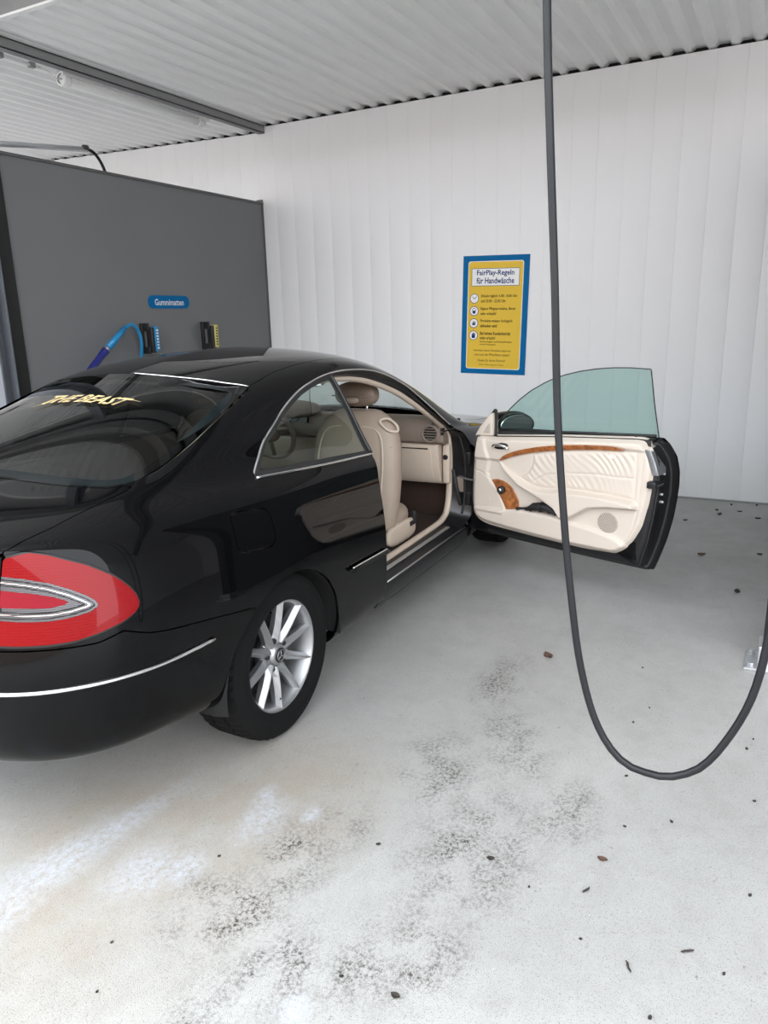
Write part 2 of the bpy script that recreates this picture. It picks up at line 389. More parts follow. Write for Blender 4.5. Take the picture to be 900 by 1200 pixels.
def rrect(y0, y1, z0, z1, r, x0, x1, n=6):
    P = []
    for cy, cz, a in ((y1-r, z1-r, 0), (y0+r, z1-r, 90), (y0+r, z0+r, 180), (y1-r, z0+r, 270)):
        for k in range(n+1):
            t = math.radians(a+90*k/n); P.append((cy+r*math.cos(t), cz+r*math.sin(t)))
    m = len(P); v = [(x0, *p) for p in P]+[(x1, *p) for p in P]
    return v, [tuple(range(m)), tuple(range(m, 2*m))[::-1]]+[(i, i+m, (i+1) % m+m, (i+1) % m) for i in range(m)]
def disc(y, z, r, x0, x1, n=24):
    v = [(x, y+r*math.cos(2*math.pi*k/n), z+r*math.sin(2*math.pi*k/n)) for x in (x0, x1) for k in range(n)]
    return v, [tuple(range(n)), tuple(range(n, 2*n))[::-1]]+[(i, i+n, (i+1) % n+n, (i+1) % n) for i in range(n)]
ps = empty('rules_poster', (4.509, -.016, 1.518)); ps.rotation_euler = (math.radians(1.5), 0, 0)
tag(ps, 'blue and yellow poster of washing rules on the white back wall', 'poster')
MB().box((-.005, -.306, -.513), (0, .306, .513)).build('board', 'sign_blue', ps)
MB().add(*rrect(-.256, .256, -.470, .466, .022, -.0058, -.004)).build('panel_edge', 'sign_white', ps)
MB().add(*rrect(-.250, .250, -.464, .460, .02, -.0064, -.005)).build('yellow_panel', 'sign_yellow', ps)
MB().add(*rrect(-.222, .222, .255, .405, .004, -.0068, -.006)).build('title_frame', 'ink_navy', ps)
MB().add(*rrect(-.218, .218, .259, .401, .003, -.0072, -.006)).build('title_field', 'sign_white', ps)
text('title_text', 'FairPlay-Regeln', 'ink_navy', ps, .345, .058, (-.0072, .172, .333), bold=.02)
text('title_text', 'für Handwäsche', 'ink_navy', ps, .35, .052, (-.0072, .175, .275), bold=.02)
rows = [(.148, 'Erlaubt täglich: 6.00 - 8.00 Uhr', 'und 20.00 - 22.00 Uhr', .335, .23), (.040, 'Eigene Pflegeprodukte, Eimer', 'usw. erlaubt!', .325, .145),
        (-.066, 'Produkte müssen biologisch', 'abbaubar sein!', .30, .16), (-.173, 'Bei hohem Kundenbetrieb', 'nicht erlaubt!', .285, .145)]
for z, a, bb, wa, wbb in rows:
    text('rule_text', a, 'ink_dark', ps, wa, .030, (-.0066, .126, z+.004), bold=.015)
    text('rule_text', bb, 'ink_dark', ps, wbb, .027, (-.0066, .126, z-.034), bold=.015)
    ic = MB().add(*disc(.19, z, .042, -.0070, -.006)).build('icon_ring', 'ink_navy', ps)
    MB().add(*disc(.19, z, .037, -.0076, -.0065)).build('icon_field', 'sign_white', ic)
zc = .148; MB().box((-.0084, .187, zc-.006), (-.0072, .192, zc+.002)).tube([(-.008, .208, zc+.016), (-.008, .19, zc-.004), (-.008, .168, zc+.018)], .0028, 6).build('clock_icon', 'ink_navy', ps)
zc = .040; m = MB(); m.add([(-.0082, .206, zc+.004), (-.0082, .174, zc+.004), (-.0082, .178, zc-.022), (-.0082, .202, zc-.022), (-.0070, .206, zc+.004), (-.0070, .174, zc+.004), (-.0070, .178, zc-.022), (-.0070, .202, zc-.022)], [(0, 1, 2, 3), (7, 6, 5, 4), (0, 4, 5, 1), (1, 5, 6, 2), (2, 6, 7, 3), (3, 7, 4, 0)])
m.tube(spline([(-.0076, .206, zc+.004), (-.0076, .200, zc+.019), (-.0076, .19, zc+.023), (-.0076, .18, zc+.019), (-.0076, .174, zc+.004)], 14), .0022, 6); m.build('bucket_icon', 'ink_navy', ps)
zc = -.066; m = MB()
for k in range(-1, 2): m.tube([(-.0076, .19+.010*k, zc-.016), (-.0076, .185+.010*k, zc+.018)], [.006, .002], 6)
m.build('leaf_icon', 'ink_navy', ps)
zc = -.173; m = MB(); m.add(*rrect(.174, .206, zc-.024, zc+.004, .008, -.0082, -.007))
for k in range(4): m.tube([(-.0076, .177+.0087*k, zc), (-.0076, .177+.0087*k, zc+(.018, .024, .023, .016)[k])], .0036, 6)
m.build('hand_icon', 'ink_navy', ps)
text('small_text', 'FairPlay-Regeln und Rechte/Hinweise', 'ink_dark', ps, .30, .019, (-.0066, .126, -.238), bold=.01)
text('small_text', 'auf dem Waschplatz!', 'ink_dark', ps, .15, .017, (-.0066, .126, -.262), bold=.01)
text('closing_text', 'Hinterlasse unseren Waschplatz aufgeräumt', 'ink_dark', ps, .355, .023, (-.0066, .185, -.318))
text('closing_text', 'und nutz die Waschbox sauber!', 'ink_dark', ps, .335, .023, (-.0066, .175, -.352))
text('closing_text', 'Danke für deine Fairness!', 'ink_dark', ps, .26, .021, (-.0066, .14, -.403))
text('closing_text', 'Dein Waschpark-Team', 'ink_dark', ps, .23, .017, (-.0066, .125, -.441))

# ------------------------------------------------------------------ things on the grey partition (its face looks to -y)
sg = empty('mat_sign', (3.06, 2.449, 1.703)); sg.rotation_euler = (0, 0, math.radians(-90)); tag(sg, 'small rounded blue sign reading Gummimatten on grey partition', 'sign')
sg.rotation_euler = (0, 0, math.radians(90))   # local -x -> world -y
MB().add(*rrect(-.25, .25, -.055, .055, .054, -.006, 0)).build('plate', 'sign_blue', sg)
text('lettering', 'Gummimatten', 'sign_white', sg, .35, .052, (-.006, .175, -.028), bold=.012)
def clip_thing(x, z, mat, label):
    r = empty('mat_clip', (x, 2.449, z)); tag(r, label, 'clip', 'mat clips on the partition')
    m = MB().box((-.055, -.03, -.125), (-.028, -.001, .125)); m.box((-.055, -.10, .06), (-.035, -.03, .125)); m.box((-.055, -.10, -.125), (-.035, -.03, -.07)); m.build('wall_bracket', 'black_plastic', r, bevel=.004)
    MB().box((-.04, -.125, -.12), (.0, -.06, .09)).build('jaw', 'black_plastic', r, bevel=.006)
    pl_ = MB().box((-.012, -.135, -.105), (.032, -.07, .095)).build('label_plate', mat, r, bevel=.004)
    for k in range(7): MB().box((.0, -.1368, -.085+.024*k), (.020, -.134, -.073+.024*k)).build('print_mark', 'ink_dark' if mat == 'clip_yellow' else 'sign_white', r)
    MB().lathe([(0, -.012), (.009, -.012), (.009, .012), (0, .012)], (-.02, -.09, -.115), 'y', 10).build('pivot', 'steel', r)
clip_thing(2.735, 1.405, 'hose_blue', 'dark wall clip with blue label next to the blue hose')
clip_thing(3.49, 1.405, 'clip_yellow', 'dark wall clip with yellow label below the blue sign')
ho = empty('air_hose', (2.40, 2.36, 1.45)); tag(ho, 'light blue hose with navy grip arching over the black car roof', 'hose')
q = np.array
MB().tube(spline([(.02, 0, .03), (.09, 0, .067), (.150, .0, .055), (.20, .0, -.03), (.225, .03, -.15), (.235, .085, -.30)], 40), .014, 10).build('hose', 'hose_blue', ho, True)
MB().tube([(.04, 0, .045), (-.15, 0, -.10)], [.022, .027], 12).build('sleeve', 'hose_blue', ho, True)
MB().tube([(-.15, 0, -.10), (-.18, 0, -.123)], .020, 12).build('ferrule', 'steel', ho, True)
MB().tube(spline([(-.18, 0, -.123), (-.20, 0, -.138), (-.27, 0, -.195), (-.36, 0, -.27), (-.42, 0, -.33)], 24), [.034]+[.03]*4+[.027]*14+[.03]*5, 12).build('grip', 'grip_navy', ho, True)

# ------------------------------------------------------------------ pressure hose hanging in front
def car_to_world(P):
    c, s_ = math.cos(.02225078), math.sin(.02225078); return [(x*c-y*s_, x*s_+y*c, z) for x, y, z in P]
pts = [(-.35, -1.80, 3.62), (-.35, -1.83, 2.75), (-.35, -1.854, 2.159), (-.35, -1.868, 1.912), (-.35, -1.889, 1.593), (-.35, -1.905, 1.304), (-.35, -1.928, 1.058), (-.35, -1.952, .864), (-.35, -1.985, .663),
       (-.35, -2.034, .507), (-.35, -2.102, .42), (-.35, -2.185, .404), (-.35, -2.224, .413), (-.35, -2.28, .452), (-.35, -2.329, .534), (-.35, -2.373, .655), (-.35, -2.394, .807), (-.35, -2.404, 1.05), (-.35, -2.415, 1.6), (-.35, -2.43, 2.5), (-.35, -2.44, 3.62)]

ph = empty('pressure_hose', (0, 0, 0)); tag(ph, 'long black pressure hose hanging in a loop in front of the car door', 'hose')
P_ = spline(car_to_world(pts), 200); ph.location = P_[len(P_)//2]; off = np.array(ph.location)
MB().tube(P_-off, .0092, 12).build('hose', 'hose_rubber', ph, True)
top = P_[0]-off
MB().lathe([(.0, .06), (.02, .06), (.022, .05), (.022, -.03), (.014, -.05), (.0105, -.09)], top, 'z', 16).build('swivel', 'steel', ph, True)
MB().tube([top+np.array((0, 0, .03)), top+np.array((0, .9, .05))], .02, 12).build('boom_arm', 'steel', ph, True)
end = P_[-1]-off
MB().lathe([(.0, .06), (.02, .06), (.022, .05), (.022, -.03), (.014, -.05), (.0105, -.09)], end, 'z', 16).build('swivel', 'steel', ph, True)

# ------------------------------------------------------------------ body surface of the car
# rows of the body surface: keys (u, x, |y|, z); u == x on the sides
def pchip(xk,yk,x):
    xk=np.asarray(xk,float);yk=np.asarray(yk,float);h=np.diff(xk);d=np.diff(yk)/h;n=len(xk)
    m=np.zeros(n)
    if n>2:
        w1=2*h[1:]+h[:-1];w2=h[1:]+2*h[:-1];s=d[:-1]*d[1:]>0
        with np.errstate(all='ignore'): hm=(w1+w2)/(w1/d[:-1]+w2/d[1:])
        # blend monotone with plain cubic for smoother reflections
        cat=(d[:-1]*h[1:]+d[1:]*h[:-1])/(h[1:]+h[:-1])
        m[1:-1]=np.where(s,.35*hm+.65*cat,.5*cat)
    m[0]=d[0];m[-1]=d[-1]
    i=np.clip(np.searchsorted(xk,x)-1,0,n-2);t=(x-xk[i])/h[i]
    return (yk[i]*(1+2*t)*(1-t)**2+m[i]*h[i]*t*(1-t)**2+yk[i+1]*t*t*(3-2*t)+m[i+1]*h[i]*t*t*(t-1))
XS=[-.6,-.4,-.2,0,.2,.45,.85,1.1,1.4,1.65,1.9,2.05,2.25,2.6,3.0]
def S(ys,zs): return [(x,x,y,z) for x,y,z in zip(XS,ys,zs)]
ROWS=[]
# r0..r6 keys: rear wrap + side + front wrap
rear={0:[(-1.6,-.95,0,.31),(-1.3,-.94,.26,.31),(-1.12,-.90,.45,.31),(-1.0,-.86,.56,.31),(-.88,-.79,.65,.31),(-.75,-.70,.71,.31)],
1:[(-1.6,-1.005,0,.33),(-1.3,-.99,.28,.33),(-1.12,-.955,.475,.33),(-1.0,-.912,.60,.33),(-.88,-.842,.698,.33),(-.75,-.737,.768,.33)],
2:[(-1.6,-1.03,0,.46),(-1.3,-1.015,.28,.46),(-1.12,-.98,.485,.46),(-1.0,-.94,.615,.46),(-.88,-.865,.715,.46),(-.75,-.755,.785,.46)],
3:[(-1.6,-1.045,0,.585),(-1.3,-1.03,.28,.585),(-1.12,-.995,.49,.585),(-1.0,-.95,.63,.585),(-.88,-.875,.735,.585),(-.75,-.765,.81,.58)],
4:[(-1.6,-1.01,0,.68),(-1.3,-1.0,.28,.68),(-1.12,-.97,.495,.68),(-1.0,-.93,.635,.68),(-.88,-.855,.745,.68),(-.75,-.75,.822,.68)],
5:[(-1.6,-.975,0,.82),(-1.3,-.965,.28,.82),(-1.12,-.935,.49,.82),(-1.0,-.895,.625,.82),(-.88,-.82,.735,.82),(-.75,-.73,.805,.82)],
6:[(-1.6,-.945,0,.965),(-1.3,-.94,.27,.963),(-1.12,-.915,.46,.955),(-1.0,-.88,.585,.947),(-.88,-.81,.69,.938),(-.75,-.725,.755,.928)]}
front={0:[(3.2,3.2,.70,.2),(3.35,3.3,.60,.2),(3.5,3.36,.45,.2),(3.7,3.40,.25,.2),(3.95,3.42,0,.2)],
1:[(3.2,3.2,.77,.22),(3.35,3.33,.67,.22),(3.5,3.42,.50,.22),(3.7,3.48,.27,.22),(3.95,3.50,0,.22)],
2:[(3.2,3.2,.80,.38),(3.35,3.345,.70,.38),(3.5,3.45,.52,.38),(3.7,3.52,.28,.38),(3.95,3.545,0,.38)],
3:[(3.2,3.2,.81,.52),(3.35,3.34,.71,.52),(3.5,3.445,.53,.52),(3.7,3.52,.28,.52),(3.95,3.545,0,.52)],
4:[(3.2,3.18,.79,.62),(3.35,3.30,.70,.60),(3.5,3.40,.52,.6),(3.7,3.47,.28,.61),(3.95,3.495,0,.61)],
5:[(3.2,3.16,.76,.70),(3.35,3.26,.67,.68),(3.5,3.35,.51,.68),(3.7,3.42,.28,.69),(3.95,3.445,0,.69)],
6:[(3.2,3.14,.72,.775),(3.35,3.23,.64,.75),(3.5,3.31,.5,.745),(3.7,3.37,.27,.75),(3.95,3.39,0,.755)]}
side={
0:S([.72]*15,[.30,.27,.20,.19,.19,.19,.19,.19,.19,.19,.19,.19,.19,.19,.2]),
1:S([.81,.828,.82,.815,.815,.815,.815,.815,.815,.815,.815,.815,.815,.81,.795],[.325,.30,.23,.21,.21,.21,.21,.21,.21,.21,.21,.21,.21,.21,.22]),
2:S([.828,.846,.852,.852,.85,.848,.847,.847,.847,.847,.847,.847,.847,.845,.825],[.44,.41,.385,.37,.36,.36,.36,.36,.36,.36,.36,.36,.36,.36,.37]),
3:S([.848,.866,.872,.872,.87,.868,.868,.868,.868,.868,.868,.868,.868,.866,.842],[.575,.565,.558,.555,.55,.55,.55,.55,.55,.55,.55,.55,.55,.55,.53]),
4:S([.853,.864,.867,.867,.866,.864,.863,.863,.863,.863,.862,.862,.861,.855,.825],[.69,.70,.70,.70,.70,.70,.70,.70,.70,.70,.70,.70,.70,.68,.65]),
5:S([.835,.843,.845,.845,.843,.841,.84,.84,.84,.839,.838,.836,.833,.82,.79],[.83,.835,.84,.84,.84,.835,.83,.825,.82,.82,.81,.81,.80,.77,.73]),
6:S([.79,.80,.806,.81,.81,.808,.806,.806,.805,.803,.80,.798,.793,.775,.745],[.938,.938,.938,.935,.928,.92,.908,.903,.895,.89,.882,.875,.86,.835,.80])}
for r in range(7): ROWS.append(rear[r]+side[r]+front[r])
# deck rows 7..12 : end at the trunk edge (u=-1.0) and at the bonnet edge (u=3.5)
def deck(end0,k88,k75,ys,zs,f2,f35,f5): return [(-1.0,)+end0,(-.88,)+k88,(-.75,)+k75]+S(ys,zs)+[(3.2,)+f2,(3.35,)+f35,(3.5,)+f5]
ROWS.append(deck((-.893,.545,.949),(-.815,.655,.951),(-.738,.735,.95),
 [.762,.762,.752,.735,.745,.757,.773,.776,.776,.773,.768,.768,.765,.745,.71],[.968,.972,.98,.987,.972,.956,.936,.928,.92,.912,.905,.893,.873,.838,.80],(3.17,.68,.78),(3.245,.59,.762),(3.325,.46,.747)))
ROWS.append(deck((-.905,.48,.953),(-.83,.60,.961),(-.748,.70,.966),
 [.72,.71,.69,.69,.685,.68,.685,.69,.705,.725,.755,.765,.745,.70,.66],[.99,1.005,1.03,1.06,1.08,1.09,1.10,1.10,1.065,1.02,.935,.902,.88,.846,.808],(3.2,.62,.785),(3.265,.53,.77),(3.335,.41,.748)))
ROWS.append(deck((-.915,.40,.957),(-.84,.53,.966),(-.758,.655,.978),
 [.668,.658,.65,.63,.615,.608,.583,.577,.625,.68,.742,.757,.715,.655,.61],[1.008,1.035,1.088,1.15,1.198,1.24,1.285,1.288,1.205,1.10,.955,.911,.888,.856,.817],(3.22,.55,.788),(3.285,.46,.778),(3.345,.34,.75)))
ROWS.append(deck((-.926,.30,.961),(-.85,.43,.97),(-.765,.61,.987),
 [.62,.612,.605,.588,.567,.553,.545,.552,.590,.652,.727,.747,.68,.6,.56],[1.02,1.055,1.118,1.192,1.258,1.306,1.336,1.326,1.256,1.14,.982,.92,.897,.865,.825],(3.24,.5,.79),(3.30,.41,.784),(3.36,.27,.752)))
ROWS.append(deck((-.938,.16,.964),(-.86,.22,.973),(-.77,.31,.995),
 [.32,.32,.32,.312,.305,.3,.298,.305,.34,.42,.5,.5,.45,.32,.3],[1.033,1.083,1.165,1.244,1.314,1.362,1.388,1.379,1.336,1.243,1.10,1.01,.94,.885,.835],(3.27,.26,.80),(3.33,.21,.792),(3.38,.14,.754)))
ROWS.append(deck((-.945,0,.965),(-.865,0,.975),(-.772,0,.998),
 [0]*15,[1.038,1.092,1.178,1.26,1.330,1.378,1.406,1.397,1.36,1.285,1.16,1.063,.957,.893,.842],(3.28,0,.805),(3.34,0,.795),(3.39,0,.755)))
NV=11
def gauss(A,sig,axis):
    if sig<=0:return A
    r=int(3*sig+1);k=np.exp(-.5*(np.arange(-r,r+1)/sig)**2);k/=k.sum()
    B=np.moveaxis(A,axis,0);n=B.shape[0]
    # odd reflection keeps the ends fixed
    P=np.concatenate([2*B[0]-B[1:r+1][::-1],B,2*B[-1]-B[-r-1:-1][::-1]],0)
    out=sum(k[j]*P[j:j+n] for j in range(2*r+1))
    return np.moveaxis(out,0,axis)
def vspline(P):  # P (nu,nr,3) -> natural cubic spline through rows, chord-length parameter
    nu,nr,_=P.shape
    L=np.linalg.norm(np.diff(P,axis=1),axis=2).mean(0)**.75;s=np.concatenate([[0],np.cumsum(L)])
    n=nr;h=np.diff(s);A=np.zeros((n,n));A[0,0]=A[-1,-1]=1;R=np.zeros((n,nu,3))
    for i in range(1,n-1):
        A[i,i-1]=h[i-1];A[i,i]=2*(h[i-1]+h[i]);A[i,i+1]=h[i]
        R[i]=6*((P[:,i+1]-P[:,i])/h[i]-(P[:,i]-P[:,i-1])/h[i-1])
    M=np.linalg.solve(A,R.reshape(n,-1)).reshape(n,nu,3)
    out=[]
    for i in range(n-1):
        for t in np.linspace(0,1,NV,endpoint=False):
            a,b=(1-t)*h[i],t*h[i]
            out.append((M[i]*a**3+M[i+1]*b**3)/(6*h[i])+(P[:,i]/h[i]-M[i]*h[i]/6)*a+(P[:,i+1]/h[i]-M[i+1]*h[i]/6)*b)
    out.append(P[:,-1]);return np.stack(out,1)
def grid(du=.015):
    U=np.arange(-1.6,3.9501,du)
    def ev(rows,us):
        A=np.zeros((len(us),len(rows),3))
        for j,r in enumerate(rows):
            k=np.array(ROWS[r])
            for c in range(3): A[:,j,c]=pchip(k[:,0],k[:,c+1],us)
        return A
    i0,i1=np.argmin(abs(U+1.0)),np.argmin(abs(U-3.5))
    low=gauss(ev(range(7),U),.075/du,0)
    upr=gauss(ev(range(6,13),U[i0:i1+1]),.11/du,0);upr[:,0]=low[i0:i1+1,6]
    full=np.concatenate([low[i0:i1+1,:6],upr],1)
    F=gauss(vspline(full),5,1)
    a=gauss(vspline(low[:i0+1]),5,1);b=gauss(vspline(low[i1:]),5,1)
    a[-1]=F[0,:6*NV+1];b[0]=F[-1,:6*NV+1]
    # blend near the junction so that both splines meet smoothly
    k=8
    for q in range(1,k):
        w=1-q/k
        a[-1-q]+=w*(F[0,:6*NV+1]-vs_ref(low,i0))
        b[q]+=w*(F[-1,:6*NV+1]-vs_ref(low,i1))
    return U,i0,i1,a,F,b
def vs_ref(low,i): return gauss(vspline(low[i:i+1]),5,1)[0]
# ------------------------------------------------------------------ car (own frame: x forward from the rear axle, y left, z up)
car = empty('car', (0, 0, 0)); car.rotation_euler = (0, 0, .02225078)
tag(car, 'black two-door coupe with its passenger door open and cream leather inside', 'car')
GU, gi0, gi1, GA, GF, GB = grid()
def tri_grid(n, m, off):
    i = np.arange(n-1)[:, None]*m+np.arange(m-1)[None, :]; i = i.ravel()+off
    return np.concatenate([np.stack([i, i+1, i+m+1], 1), np.stack([i, i+m+1, i+m], 1)])
def half():
    D, T, off = [], [], 0
    for G, U in ((GA, GU[:gi0+1]), (GF, GU[gi0:gi1+1]), (GB, GU[gi1:])):
        n, m, _ = G.shape
        du, dv = np.gradient(G, axis=0), np.gradient(G, axis=1); nn = np.cross(du, dv); nn /= np.maximum(np.linalg.norm(nn, axis=2, keepdims=True), 1e-12)
        if n > 40 or True:
            s = np.sum(nn*(G-np.array([1., 0, .6])), 2).mean(); nn = nn if s > 0 else -nn
        D.append(np.concatenate([G, nn, np.broadcast_to(U[:, None, None], (n, m, 1))], 2).reshape(-1, 7)); T.append(tri_grid(n, m, off)); off += n*m
    return np.concatenate(D), np.concatenate(T)
DL, TL = half()
# weld normals along the joints of the three sheets
key = np.round(DL[:, :3], 5); _, inv = np.unique(key, axis=0, return_inverse=True); inv = inv.ravel()
ns = np.zeros((inv.max()+1, 3)); np.add.at(ns, inv, DL[:, 3:6]); DL[:, 3:6] = (ns/np.maximum(np.linalg.norm(ns, axis=1, keepdims=True), 1e-9))[inv]
mid = abs(DL[:, 1]) < 1e-4; DL[mid, 4] = 0; DL[mid, 3:6] /= np.linalg.norm(DL[mid, 3:6], axis=1, keepdims=True)
DR = DL.copy(); DR[:, 1] *= -1; DR[:, 4] *= -1; TR = TL[:, ::-1]
# surface look-ups on the right half (y < 0)
def skin_y(x, z, zmax=1.3):
    """y of the right side of the body at (x, z)"""
    x = np.atleast_1d(x).astype(float); z = np.atleast_1d(z).astype(float); out = np.empty(len(x))
    B = DR[(DR[:, 6] > -1.05) & (DR[:, 1] < -.45)]
    for k in range(len(x)):
        d = (B[:, 0]-x[k])**2+(B[:, 2]-z[k])**2; i = np.argpartition(d, 6)[:6]; w = 1/(d[i]+1e-6); out[k] = (B[i, 1]*w).sum()/w.sum()
    return out
def skin_z(x, y):
    B = DR[DR[:, 2] > .75]; x = np.atleast_1d(x); y = -abs(np.atleast_1d(y)); out = np.empty(len(x))
    for k in range(len(x)):
        d = (B[:, 0]-x[k])**2+(B[:, 1]-y[k])**2; i = np.argpartition(d, 5)[:5]; w = 1/(d[i]+1e-6); out[k] = (B[i, 2]*w).sum()/w.sum()
    return out
def panel(name, fs, mat, parent, off=0., flange=.012, right=True, left=True, fit=None, sub=0):
    """clip the body surface by the functions fs (D -> value, keep >= 0), offset it, turn its rim inwards"""
    V, NN, F, k = [], [], [], 0
    for use, D, T in ((right, DR, TR), (left, DL, TL)):
        if not use: continue
        d, t = D, T
        if sub:     # refine the grid near small outlines
            keep = fs[0](d)[t].max(1) > -.03; t = t[keep]
            u_, iv = np.unique(t, return_inverse=True); d = d[u_]; t = iv.reshape(-1, 3)
            for _ in range(sub):
                e_ = np.sort(np.concatenate([t[:, [0, 1]], t[:, [1, 2]], t[:, [2, 0]]]), axis=1); ue, ie = np.unique(e_, axis=0, return_inverse=True); ie = ie.ravel()+len(d)
                m0, m1, m2 = ie[:len(t)], ie[len(t):2*len(t)], ie[2*len(t):]; d = np.concatenate([d, .5*(d[ue[:, 0]]+d[ue[:, 1]])])
                t = np.concatenate([np.stack(q, 1) for q in ((t[:, 0], m0, m2), (m0, t[:, 1], m1), (m2, m1, t[:, 2]), (m0, m1, m2))])
        for f in fs:
            v = f(d); 
            if len(t) == 0: break
            d, t = clip(d, t, v)
        if len(t) == 0: continue
        if fit is not None:      # replace the height by a smooth low-order surface
            m_ = fit(d); x, y = d[:, 0], d[:, 1]
            B = lambda x, y: np.stack([x**i*y**(2*j) for i, j in ((0, 0), (1, 0), (2, 0), (0, 1), (1, 1))], 1)
            q, *_ = np.linalg.lstsq(B(x[m_], y[m_]), d[m_, 2], rcond=None); e = 1e-3; z = B(x, y) @ q
            zx = (B(x+e, y) @ q-z)/e; zy = (B(x, y+e) @ q-z)/e; n_ = np.stack([-zx, -zy, np.ones_like(x)], 1); n_ /= np.linalg.norm(n_, axis=1, keepdims=True)
            w_ = m_[:, None]; d = d.copy(); d[:, 2] = np.where(m_, z, d[:, 2]); d[:, 3:6] = np.where(w_, n_, d[:, 3:6])
        V.append(d[:, :3]+off*d[:, 3:6]); NN.append(d[:, 3:6]); F.append(t+k); k += len(d)
    V = np.concatenate(V); NN = np.concatenate(NN); F = np.concatenate(F)
    # weld the centre line
    key = np.round(V, 5); u, idx, inv = np.unique(key, axis=0, return_index=True, return_inverse=True); inv = inv.ravel()
    V = V[idx]; NN = NN[idx]; F = inv[F]; F = F[(F[:, 0] != F[:, 1]) & (F[:, 1] != F[:, 2]) & (F[:, 0] != F[:, 2])]
    # orient by the stored normals
    fn = np.cross(V[F[:, 1]]-V[F[:, 0]], V[F[:, 2]]-V[F[:, 0]]); ok = np.linalg.norm(fn, axis=1) > 1e-12; F = F[ok]; fn = fn[ok]
    flip = np.sum(fn*NN[F].mean(1), 1) < 0; F[flip] = F[flip][:, ::-1]
    n0 = len(V); faces = [tuple(t) for t in F]; smooth_n = NN
    if flange:
        E = np.sort(np.concatenate([F[:, [0, 1]], F[:, [1, 2]], F[:, [2, 0]]]), axis=1); O = np.concatenate([F[:, [0, 1]], F[:, [1, 2]], F[:, [2, 0]]])
        u, i, c = np.unique(E, axis=0, return_index=True, return_counts=True); e = O[i[c == 1]]
        vs, inv = np.unique(e, return_inverse=True); inv = inv.reshape(-1, 2); m = len(vs)
        V = np.concatenate([V, V[vs], V[vs]-flange*NN[vs]])
        fl = [(n0+b, n0+a, n0+m+a, n0+m+b) for a, b in inv]; faces += fl
    me = bpy.data.meshes.new(name); me.from_pydata([tuple(map(float, v)) for v in V], [], [tuple(map(int, f)) for f in faces])
    me.polygons.foreach_set('use_smooth', [True]*len(me.polygons)); me.update()
    nrm = np.zeros((len(V), 3)); nrm[:n0] = smooth_n
    if flange:
        # rims keep their own geometric normal (zero vector = automatic)
        pass
    me.normals_split_custom_set_from_vertices([tuple(map(float, v)) for v in nrm])
    me.materials.append(MAT[mat]); o = bpy.data.objects.new(name, me); link(o, parent)
    return o
# ---- outlines traced once, in side view (x, z), plan (x, y) or (station u, z)
ARC = [(.014, .985), (.026, .995), (.06, 1.022), (.099, 1.046), (.17, 1.092), (.255, 1.129), (.345, 1.173), (.439, 1.21), (.54, 1.242), (.643, 1.264), (.745, 1.28), (.845, 1.289), (.945, 1.292), (1.041, 1.289), (1.14, 1.283), (1.233, 1.271), (1.31, 1.254), (1.383, 1.232), (1.45, 1.204), (1.517, 1.169), (1.577, 1.126), (1.637, 1.078), (1.70, 1.03), (1.771, .975), (1.84, .928), (1.875, .905)]
BELT = [(1.60, .918), (1.3, .925), (1.05, .930), (.835, .935), (.524, .951), (.23, .970)]
SIDEWIN = ARC+BELT
DOOR = [(1.985, .18), (1.99, .40), (1.985, .65), (1.965, .80), (1.93, .875), (1.875, .902)]+BELT[:4]+[(.818, .90), (.789, .835), (.778, .76), (.78, .683), (.797, .518), (.818, .40), (.847, .292), (.862, .18)]
DOORSKIN = [(1.982, .265), (1.986, .40), (1.981, .65), (1.961, .80), (1.926, .875), (1.875, .898)]+[(x, z-.003) for x, z in BELT[:3]]+[(.842, .931), (.822, .90), (.793, .835), (.782, .76), (.784, .683), (.801, .518), (.822, .40), (.851, .292), (.864, .245), (.90, .240), (1.2, .243), (1.6, .25), (1.93, .258)]
RW = [(.197, 0), (.199, -.227), (.206, -.38), (.225, -.47), (.262, -.532), (.272, -.548), (.25, -.556), (.153, -.57), (.036, -.588), (-.121, -.609), (-.26, -.621), (-.333, -.624), (-.402, -.616), (-.455, -.597), (-.49, -.56), (-.515, -.48), (-.528, -.378), (-.533, -.127), (-.534, 0)]
WS = [(1.56, 0), (1.555, -.25), (1.545, -.42), (1.54, -.555), (1.58, -.585), (1.65, -.615), (1.80, -.66), (1.95, -.705), (2.06, -.70), (2.13, -.60), (2.19, -.40), (2.22, 0)]
sym = lambda p: p+[(x, -y) for x, y in p[::-1]][1:-1]
RWs, WSs = sym(RW), sym(WS)
TRUNK = [(-1.2, -.573), (-.888, -.573), (-.83, -.582), (-.739, -.61), (-.605, -.626), (-.47, -.634), (-.452, -.62), (-.50, -.575), (-.527, -.50), (-.541, -.38), (-.546, -.127), (-.547, 0)]
TRUNKs = sym(TRUNK)
HOOD = [(2.25, 0), (2.22, -.40), (2.17, -.58), (2.20, -.66), (2.6, -.655), (3.0, -.61), (3.25, -.50), (3.40, -.25), (3.41, 0)]; HOODs = sym(HOOD)
LAMP = [(-1.06, .905), (-1.024, .92), (-1.0, .934), (-.96, .941), (-.93, .944), (-.89, .935), (-.848, .918), (-.80, .899), (-.765, .879), (-.735, .86), (-.71, .838), (-.69, .815), (-.678, .795), (-.672, .77), (-.678, .757), (-.692, .745), (-.732, .729), (-.796, .715), (-.862, .704), (-.922, .701), (-1.0, .701), (-1.06, .702)]
BAND = [(-1.06, .886), (-1.033, .885), (-.973, .877), (-.915, .863), (-.865, .842), (-.825, .820), (-.806, .806), (-.798, .794), (-.80, .788), (-.82, .778), (-.872, .769), (-.923, .765), (-.98, .766), (-1.06, .771)]
